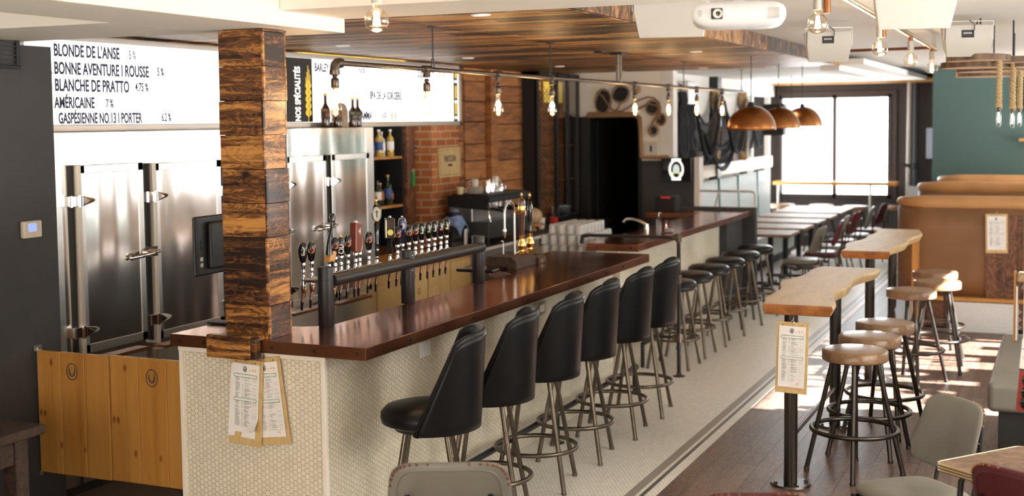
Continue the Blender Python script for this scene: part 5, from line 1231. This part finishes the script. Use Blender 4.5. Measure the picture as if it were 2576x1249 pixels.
for k,(y_,l_) in enumerate(((15.05,'driftwood pole nearest the doorway, wrapped in net'),(16.55,'driftwood pole in the middle of the net wall'),(18.1,'short driftwood pole on the net wall nearer the window'))):
    r_=random.Random(k); o=MB().tube([(-4.35+.01*r_.random(),y_+.03*r_.random(),1.5+.09*i_) for i_ in range(12)],[.06+.014*r_.random() for _ in range(12)],10).build('driftwood_pole',logm,smooth=True); tag(o,l_,'pole')
netm=mat('black fishing net',(.015,.015,.018),rough=.9)
def net(label,y0_,y1_,z1,drop,sag,n=46,m=34,seed=0,bundle=True):
    t=thing('fishing_net',label,'net',(-4.30,y0_,0),0,None); r_=random.Random(seed); W_=y1_-y0_
    def top(u): return z1-sag*math.sin(PI*u)
    def fn(u,v):
        zz=top(u)-(drop*(1-.55*math.sin(PI*u)))*v*(1 if True else 0)
        return (.03*math.sin(9*u+4*v+seed)+.02, u*W_+.05*math.sin(6*v+seed)*(1-abs(2*u-1)), zz)
    o=MB().grid(fn,n,m).build('net_mesh',netm,t)
    q=o.modifiers.new('wire','WIREFRAME'); q.thickness=.0065; q.use_boundary=True
    for j in range(3 if bundle else 1):
        MB().tube([(.04+.02*j,u*W_,top(u)-.03*j-sag*.9*math.sin(PI*u)*(1 if j else .0)) for u in np.linspace(0,1,18)],[.008+.009*math.sin(PI*u) for u in np.linspace(0,1,18)],7).build('net_bundle',netm,t,smooth=True)
    return t
net('thick dark fishing net hanging in the corner right of the doorway',14.55,15.3,2.52,1.1,.05,14,22,1,False)
for k in range(5):
    pass
net('fishing net draped in a deep swag left of the middle driftwood pole',15.1,16.5,2.45,.75,.42,seed=2)
net('fishing net draped between middle and far driftwood poles',16.6,18.0,2.40,.8,.38,seed=3)
net('fishing net hanging low past the far driftwood pole towards the window',18.1,19.2,2.3,.75,.3,seed=4)
net('lower crumpled fishing net below the middle driftwood pole',15.6,17.4,1.95,.45,.25,seed=5)
MB_=MB()
t=thing('net_bunch','dense bunch of black net falling beside the white corner post','net',(-4.26,14.75,0))
for k in range(9):
    r_=random.Random(k+40); MB_.tube([(.03*r_.random(),.07*k-.2+.05*math.sin(i_*.9+k),2.42-.1*i_) for i_ in range(10)],[.03+.02*r_.random() for _ in range(10)],6)
MB_.build('net_strands',netm,t,smooth=True)
o=MB().box(-4.40,-4.2,14.75,15.2,2.28,2.55).build('wall_speaker',X_['plaswhite'],bevel=.01); tag(o,'white box unit mounted high on the white corner post','unit')
# canvas sail cloths behind the nets
for k,(y0_,y1_,z0_,l_) in enumerate(((15.3,16.5,2.15,'white sailcloth pinned high behind the left net swag'),(16.6,17.9,2.1,'white sailcloth pinned high behind the right net swag'))):
    o=MB().grid(lambda u,v:(-4.39+.02*math.sin(5*u+k),y0_+(y1_-y0_)*u,z0_+.02*math.cos(u*6)+(.42-.1*u)*v),14,6).build('sailcloth',X_['white'],None,smooth=True,solid=.01); tag(o,l_,'cloth')
# driftwood art on the door wall
bm_=mat('bent branch',(.28,.16,.08),rough=.7); dk=mat('dark slate mirror',(.02,.018,.018),rough=.35)
art=thing('branch_wall_art','curling branch wall art with dark oval discs above the doorway','wall art',(-4.8,14.09,2.3))
for cx_,cz,rx_,rz_ in ((-.03,.10,.075,.075),(-.25,.02,.07,.11),(.36,-.06,.055,.06),(.46,-.20,.035,.045),(.37,-.33,.035,.04)):
    rx_*=1.2; rz_*=1.2
    pts=[(cx_+rx_*math.cos(a)*(1+.1*math.sin(2*a)),-.012,cz+rz_*math.sin(a)) for a in np.linspace(0,2*PI,24)[:-1]]
    MB().prism(pts,(0,.014,0)).build('dark_disc',dk,art)
    MB().tube([(x*1.0,-.006,z) for x,_,z in [(cx_+(rx_+.015)*math.cos(a),0,cz+(rz_+.015)*math.sin(a)) for a in np.linspace(0,2*PI,24)[:-1]]],.012 if cx_>.4 else .008,6,closed=True).build('disc_rim',bm_,art,smooth=True)
MB().cyl((.17,-.012,.15),(.17,.0,.15),.05,.05,18).build('pale_disc',logm,art)
for P_ in ([(-.32,.13),(-.25,.08),(-.18,-.03),(-.12,-.09),(-.02,-.1),(.08,-.05),(.18,.02),(.3,.06),(.38,.05),(.44,0),(.46,-.08),(.44,-.2)],[(-.24,-.12),(-.12,-.16),(.0,-.16),(.12,-.12),(.22,-.06),(.33,-.02),(.42,-.04),(.45,-.12),(.38,-.2),(.33,-.3),(.35,-.4)],[(-.02,.02),(-.06,-.06),(-.13,-.12)]):
    MB().tube([(x,-.015,z) for x,z in P_],.011,7).build('bent_branch',bm_,art,smooth=True)
o=MB().tube([(-5.24,14.08,2.16),(-4.66,14.08,2.16),(-4.60,14.08,2.12),(-4.59,14.08,2.0),(-4.58,14.08,1.66),(-4.25,14.08,1.66)],[.035,.035,.03,.026,.026,.026],8).build('branch_border',bm_,None,smooth=True); tag(o,'thick rounded wooden border framing the dark doorway','frame')
t=thing('wall_dial','pale square wall dial beside the doorway border','switch',(-4.46,14.10,1.76)); MB().box(-.07,.07,-.02,.01,-.08,.08).build('plate',X_['speaker'],t,bevel=.004); MB().box(-.012,.012,-.024,-.018,-.035,.035).build('slot',X_['black'],t)
t=thing('badge_screen','black screen showing a white oval brewery badge','screen',(-4.15,14.09,1.52))
MB().box(-.18,.18,-.03,.02,-.14,.135).build('case',X_['blackgloss'],t,bevel=.004)
wb=glow('white badge',(.95,.95,.9),1.0)
pts=[(.078*math.cos(a),-.0315,.105*math.sin(a)) for a in np.linspace(0,2*PI,30)[:-1]]
MB().tube(pts,.012,6,closed=True).build('badge_ring',wb,t); MB().box(-.055,.055,-.034,-.030,.095,.125).build('badge_scroll',wb,t,bevel=.001); MB().box(-.055,.055,-.034,-.030,-.125,-.095).build('badge_scroll',wb,t,bevel=.001)
MB().sph((0,-.031,-.0),.04,14,10,(1,.05,1.5)).build('badge_figure',glow('pale figure',(.6,.7,.7),.6),t); MB().box(-.02,.02,-.036,-.031,-.085,-.045).build('badge_block',X_['black'],t); MB().box(-.06,-.03,-.035,-.031,-.075,-.03).box(.03,.06,-.035,-.031,-.075,-.03).build('badge_leaf',glow('badge leaf',(.6,.6,.25),.7),t)
t=thing('card_terminal','black till printer with a red light on the second bar','till',(-4.12,13.62,1.07)); MB().box(-.12,.12,-.1,.1,0,.17).build('case',X_['black'],t,bevel=.006); MB().box(-.05,.06,-.103,-.1,.15,.165).build('red_light',glow('red light',(.5,.02,.02),.6),t)

# ---------------------------------------------------------------- dining tables and chairs at the banquette
dtm=wood('walnut table top',(.11,.06,.035),(.2,.12,.07),(.3,.19,.12),grain=(2,12,6),scale=1,rough=.55,knots=False,coat=.0)
dt0=None
for k,(y_,l_) in enumerate(((14.85,'dining table nearest the partition by the handrail'),(15.75,'dining table second from the partition'),(16.65,'dining table third from the partition'),(17.55,'dining table fourth from the partition'),(18.45,'dining table fifth along the banquette'),(19.15,'dining table nearest the street window'))):
    if dt0 is None:
        dt0=thing('dining_table',l_,'table',(-3.42,y_,0),0,'wooden dining tables along the banquette')
        MB().box(-.5,.48,-.33,.33,.715,.75).build('tabletop',dtm,dt0,bevel=.004)
        MB().cyl((0,0,.03),(0,0,.715),.035,.035,14).build('pedestal',X_['black'],dt0,smooth=True); MB().box(-.25,.25,-.035,.035,.0,.03).box(-.035,.035,-.25,.25,.0,.03).build('cross_base',X_['black'],dt0,bevel=.004)
    else: copy_tree(dt0,(-3.42,y_,0),0,l_)
def dchair(label,loc,rz,m,grp=None,legs='legmetal',nails=False):
    """vintage diner chair facing +X in its own frame"""
    t=thing('diner_chair',label,'chair',loc,rz,grp)
    def seatf(u,v):
        a=u*2*PI; sg=lambda q:(1 if q>=0 else -1); e=.45
        x=.205*sg(math.cos(a))*abs(math.cos(a))**e; y=.205*sg(math.sin(a))*abs(math.sin(a))**e
        b_=(v-.5)*PI; c=abs(math.cos(b_))**.35; return (x*c,y*c*(1+.04*x/.2),.445+.035*math.sin(b_))
    MB().grid(seatf,44,11,closeu=True).build('seat',m,t,smooth=True)
    def backf(u,v):
        a=u*2*PI; sg=lambda q:(1 if q>=0 else -1); e=.4
        y=.2*sg(math.cos(a))*abs(math.cos(a))**e; z=.155*sg(math.sin(a))*abs(math.sin(a))**e
        b_=(v-.5)*PI; c=abs(math.cos(b_))**.3
        yy=y*c*(1-.06*(z/.15)); zz=z*c
        return (-.20-.05*(zz/.15)-.0+.03*(yy/.2)**2+.022*math.sin(b_), yy,.70+zz)
    MB().grid(backf,56,11,closeu=True).build('backrest',m,t,smooth=True)
    if nails:
        rim=[backf(u,.08) for u in np.linspace(0,1,57)[:-1]]
        rim2=[backf(u,.34) for u in np.linspace(0,1,43)[:-1]]
        MB().tube([backf(u,.2) for u in np.linspace(0,1,57)[:-1]],.004,6,closed=True).build('edge_piping',m,t,smooth=True)
        b=MB()
        for p in rim2: b.sph((p[0]-.002,p[1]*1.01,.70+(p[2]-.70)*1.012),.005,8,6)
        b.build('nailhead_trim',X_['copper_edge'],t,smooth=True)
    M_=X_[legs]
    for s_ in (-1,1):
        MB().tube([(.19,s_*.17,.42),(.21,s_*.19,.22),(.22,s_*.2,.008)],.0105,10).build('front_leg',M_,t,smooth=True)
        MB().tube([(-.17,s_*.17,.42),(-.21,s_*.19,.2),(-.25,s_*.2,.008)],.0105,10).build('rear_leg',M_,t,smooth=True)
        MB().tube([(.17,s_*.13,.405),(-.15,s_*.13,.405),(-.21,s_*.13,.44),(-.235,s_*.13,.56),(-.25,s_*.13,.75)],.0095,10).build('back_bracket',M_,t,smooth=True)
    MB().tube([(.19,-.17,.41),(.19,.17,.41),(-.17,.17,.41),(-.17,-.17,.41)],.0095,8,closed=True).build('seat_frame',M_,t)
    return t
cg=dchair('grey vinyl diner chair at the dining table nearest the partition',(-2.80,14.62,0),PI-.1,X_['grayvinyl'],'diner chairs along the dining tables')
cb_=dchair('burgundy diner chair, second in the row of chairs at the dining tables',(-2.74,15.5,0),PI+.1,X_['burg'],'diner chairs along the dining tables')
copy_tree(cg,(-2.80,16.3,0),PI,'grey diner chair, third in the row at the dining tables')
copy_tree(cb_,(-2.78,17.1,0),PI-.12,'burgundy diner chair, fourth in the row at the dining tables')
copy_tree(cg,(-2.72,18.0,0),PI+.1,'grey diner chair, fifth in the row towards the window')
copy_tree(cb_,(-2.66,18.9,0),PI-.1,'burgundy diner chair farthest back, before the window stools')
# foreground chairs
dchair('grey vinyl chair with brass nails, cut off by the bottom edge before the bar',(-2.03,4.02,0),math.radians(114),X_['grayvinyl'],None,'black',True).scale=(1.1,1.1,1.1)
dchair('grey vinyl diner chair with black legs beside the small ribbed-edge table',(-.60,5.66,0),math.radians(222),X_['grayvinyl'],None,'black',True)
dchair('burgundy vinyl chair back with nails in the bottom right corner',(0,4.66,0),math.radians(60),X_['burg'],None,'black',True).scale=(1.08,1.08,1.08)
dchair('burgundy vinyl chair barely showing at the bottom edge below the table post',(-1.03,4.32,0),math.radians(114),X_['burg'],None,'black',True)
t=thing('small_table','small brown laminate table with ribbed metal edge at the bottom right','table',(-.19,5.22,0))
e1=Vector((.79,-.61,0)); e2=Vector((.61,.79,0)); pts=[]
for sa,sb,a0 in ((1,1,0),(-1,1,PI/2),(-1,-1,PI),(1,-1,3*PI/2)):
    for a in np.linspace(a0,a0+PI/2,6): pts.append(tuple(e1*(sa*.12+.035*math.cos(a))+e2*(sb*.21+.035*math.sin(a))+Vector((0,0,.712))))
MB().prism(pts,(0,0,.03)).build('tabletop',dtm,t)
b=MB()
for dz in (.716,.727,.738): b.tube([(p[0]*1.008,p[1]*1.008,dz) for p in pts],.0055,6,closed=True)
b.build('ribbed_edge',mat('brassy ribbed edge',(.55,.45,.3),rough=.25,metal=.9),t,smooth=True)
for sa in(-1,1):
    for sb in (-1,1):
        q=e1*(sa*.09)+e2*(sb*.17); MB().tube([tuple(q*.3+Vector((0,0,.705))),tuple(q*.9+Vector((0,0,.70))),tuple(q+Vector((0,0,.67))),tuple(q*1.25+Vector((0,0,.01)))],.012,10).build('leg',X_['black'],t,smooth=True)

# bench with grey cushion at the right edge
t=thing('padded_bench','dark bench with a thick grey vinyl seat cushion at the right edge','bench',(.1,8.4,0))
MB().box(-.50,1.2,-.92,.85,.43,.60).build('seat_cushion',X_['grayvinyl'],t,bevel=.035,seg=4); MB().box(-.44,1.2,-.88,.8,0,.43).build('bench_base',X_['black'],t,bevel=.003)
t=thing('edge_table','thick wooden table end with hanging menus at the right edge','table',(.1,9.0,0))
MB().box(-.40,.6,-.12,.05,1.0,1.055).build('tabletop',X_['maple'],t,bevel=.012); MB().box(-.36,-.30,-.05,.02,.6,1.0).build('white_leg',X_['plaswhite'],t,bevel=.003); MB().box(-.34,-.27,.1,.2,.6,1.0).build('dark_leg',X_['brownwood'],t,bevel=.003)
MB().tube([(-.35+.02*math.cos(a),-.06,.96+.02*math.sin(a)) for a in np.linspace(0,2*PI,14)[:-1]],.0025,6,closed=True).build('ring_hook',X_['chrome'],t,smooth=True)
MB().box(-.42,-.405,-.09,-.03,.60,1.07).build('menu_board_edge',X_['pine'],t); MB().box(-.405,-.395,-.10,-.02,.61,.97).build('menu_pages',X_['paper'],t)
t=thing('hanging_tag','white card with a red badge over a red pack at the right edge','tag',(-.125,4.95,1.16)); t.rotation_euler=(0,.08,0)
MB().box(-.03,.10,.0,.004,.0,.115).build('card',X_['paper'],t)
MB().box(-.03,.10,-.001,.0,.0,.006).box(-.03,.10,-.001,.0,.078,.080).build('black_rule',X_['ink'],t)
pts=[(.018*math.cos(a)-.002,-.0012,.098+.013*math.sin(a)-(.004 if math.sin(a)<-.9 else 0)) for a in np.linspace(0,2*PI,7)[:-1]]
MB().prism(pts,(0,.001,0)).build('badge',X_['ink'],t); MB().cyl((-.002,-.0022,.098),(-.002,-.001,.098),.009,.009,6).build('red_badge_center',mat('badge red print',(.75,.12,.08)),t)
b=MB(); 
for z_,a,c in ((.068,-.02,.06),(.05,-.022,.05),(.044,-.022,.06)): b.box(a,c,-.001,.0,z_,z_+.002)
b.build('printed_lines',X_['inkgray'],t)
MB().tube([(.02+.035*math.cos(a),.0,.15+.035*math.sin(a)) for a in np.linspace(0,2*PI,24)[:-1]],.0016,6,closed=True).build('red_loop',mat('red cord',(.6,.02,.03),rough=.4),t,smooth=True)
MB().box(-.028,.10,.006,.04,-.155,.0).build('red_pack',mat('red printed pack',(.35,.03,.02),rough=.4),t,bevel=.003)
for z_ in (-.035,-.08,-.12): MB().sph((.008,.0,z_),.026,14,10).build('dark_round',X_['blackgloss'],t,smooth=True)

# ---------------------------------------------------------------- far window zone
t=thing('window_ledge','narrow pale timber ledge table along the street window','ledge table',(-3.4,20.35,0)); MB().box(-.95,.97,-.17,.2,1.03,1.085).build('tabletop',X_['pine'],t,bevel=.004)
for x_ in (-.9,.55): MB().cyl((x_,0,0),(x_,0,1.04),.022,.022,12).build('leg',X_['frame'],t,smooth=True)
t=thing('sandwich_sign','small folding sign with grey pages leaning under the window ledge','sign',(-2.25,20.3,.0)); MB().prism([(-.08,-.12,.3),(-.04,-.12,.3),(.02,-.1,1.02),(-.01,-.1,1.02)],(0,.03,0)).build('side_leg',X_['pine'],t); MB().box(-.02,.15,-.13,-.12,.45,1.03,rot=Matrix.Rotation(.05,3,'Y')).build('grey_page',mat('grey page',(.5,.5,.52),rough=.8),t); MB().box(.0,.12,-.1,-.08,0,.5).build('rear_leg',X_['pine'],t)
t=thing('wall_pipe','pale vertical pipe with a dark twin and coupling left of the poster','pipe',(-2.28,20.6,0)); MB().cyl((-.04,0,0),(-.02,0,2.66),.035,.035,14).build('pale_pipe',X_['speaker'],t,smooth=True); MB().cyl((.075,0,0),(.075,0,2.66),.045,.045,14).build('dark_pipe',X_['gray_wall'],t,smooth=True)
MB().lathe([(.05,-.04),(.065,-.03),(.065,.03),(.05,.04)],(.075,0,1.32),n=16).cyl((-.1,-.02,1.34),(.16,-.02,1.31),.03,.03,10).build('coupling',X_['black'],t,smooth=True)
t=thing('poster','pale blue notice with blue and orange lines on the dark wall','poster',(-1.92,20.66,1.44)); MB().box(-.13,.17,-.006,.03,0,.48).build('sheet',mat('pale blue paper',(.55,.6,.72),rough=.8),t); MB().box(-.02,.17,-.008,-.006,.25,.28).build('blue_line',mat('blue print',(.12,.18,.35)),t); MB().box(-.02,.17,-.008,-.006,.19,.23).build('orange_line',mat('salmon print',(.7,.35,.2)),t)
o=MB().tube([(-3.4,16.9,2.66),(-3.4,16.9,1.4)],.006,6).build('lamp_cord',X_['black']); tag(o,'thin black cord hanging beside the copper domes','cord')
t=thing('wall_heater','dark boxy heater unit hanging behind the copper domes','heater',(-3.62,16.9,1.87)); MB().box(-.14,.14,-.1,.1,0,.42).build('case',X_['black'],t,bevel=.008)
# outdoors beyond the windows
struct(MB().box(-30,40,21.2,80,-.5,-.3).box(1.9,60,-30,21.1,-.5,-.3).build('ground_outside',mat('sunlit pavement',(.75,.75,.75),rough=.9)))
t=thing('street_house','pale house across the street seen through the window','house',(-12,45,-.3)); MB().box(-6,6,0,6,0,4.2).build('walls',mat('pale siding',(.8,.83,.85),rough=.9),t); MB().prism([(-6.5,-.4,4.2),(6.5,-.4,4.2),(0,-.4,6.6)],(0,7,0)).build('roof',mat('pale roof',(.55,.6,.66),rough=.9),t); 
for x_ in (-3.5,1.5): MB().box(x_,x_+1.4,-.05,.0,1.4,3).build('window',mat('house window',(.4,.46,.52),rough=.3),t)
# unseen sun blockers (awning, hedge) added outside to keep out and streak the sunlight
struct(MB().box(1.85,5.2,.5,8.95,2.72,2.8).box(1.85,5.2,13.0,21.0,2.72,2.8).build('trim_sun_blocker',X_['cream']))  # added slabs, out of view, shading the other side windows
b=MB(); r_=random.Random(4)
y_=8.9
while y_<13.2:
    w_=.07+.16*r_.random(); b.box(2.5,2.7,y_,y_+w_,-.3,1.75+.6*r_.random() if 9.2<y_<9.9 or r_.random()<.6 else 2.5+.3*r_.random()); y_+=w_
for k in range(40):
    y_=9.9+3.4*r_.random(); z_=2.25+.7*r_.random()**1.3; s_=.03+.05*r_.random(); a=Matrix.Rotation(r_.random()*6,3,(r_.random(),r_.random(),r_.random()+.1))
    b.box(2.6-s_,2.6+s_,y_-s_*1.4,y_+s_*1.4,z_-.003,z_+.003,rot=a)
struct(b.build('trim_sun_breaker',mat('sun breaker green',(.05,.12,.03),rough=.7)))  # added strips and flakes, shaped to cut the sun into streaks
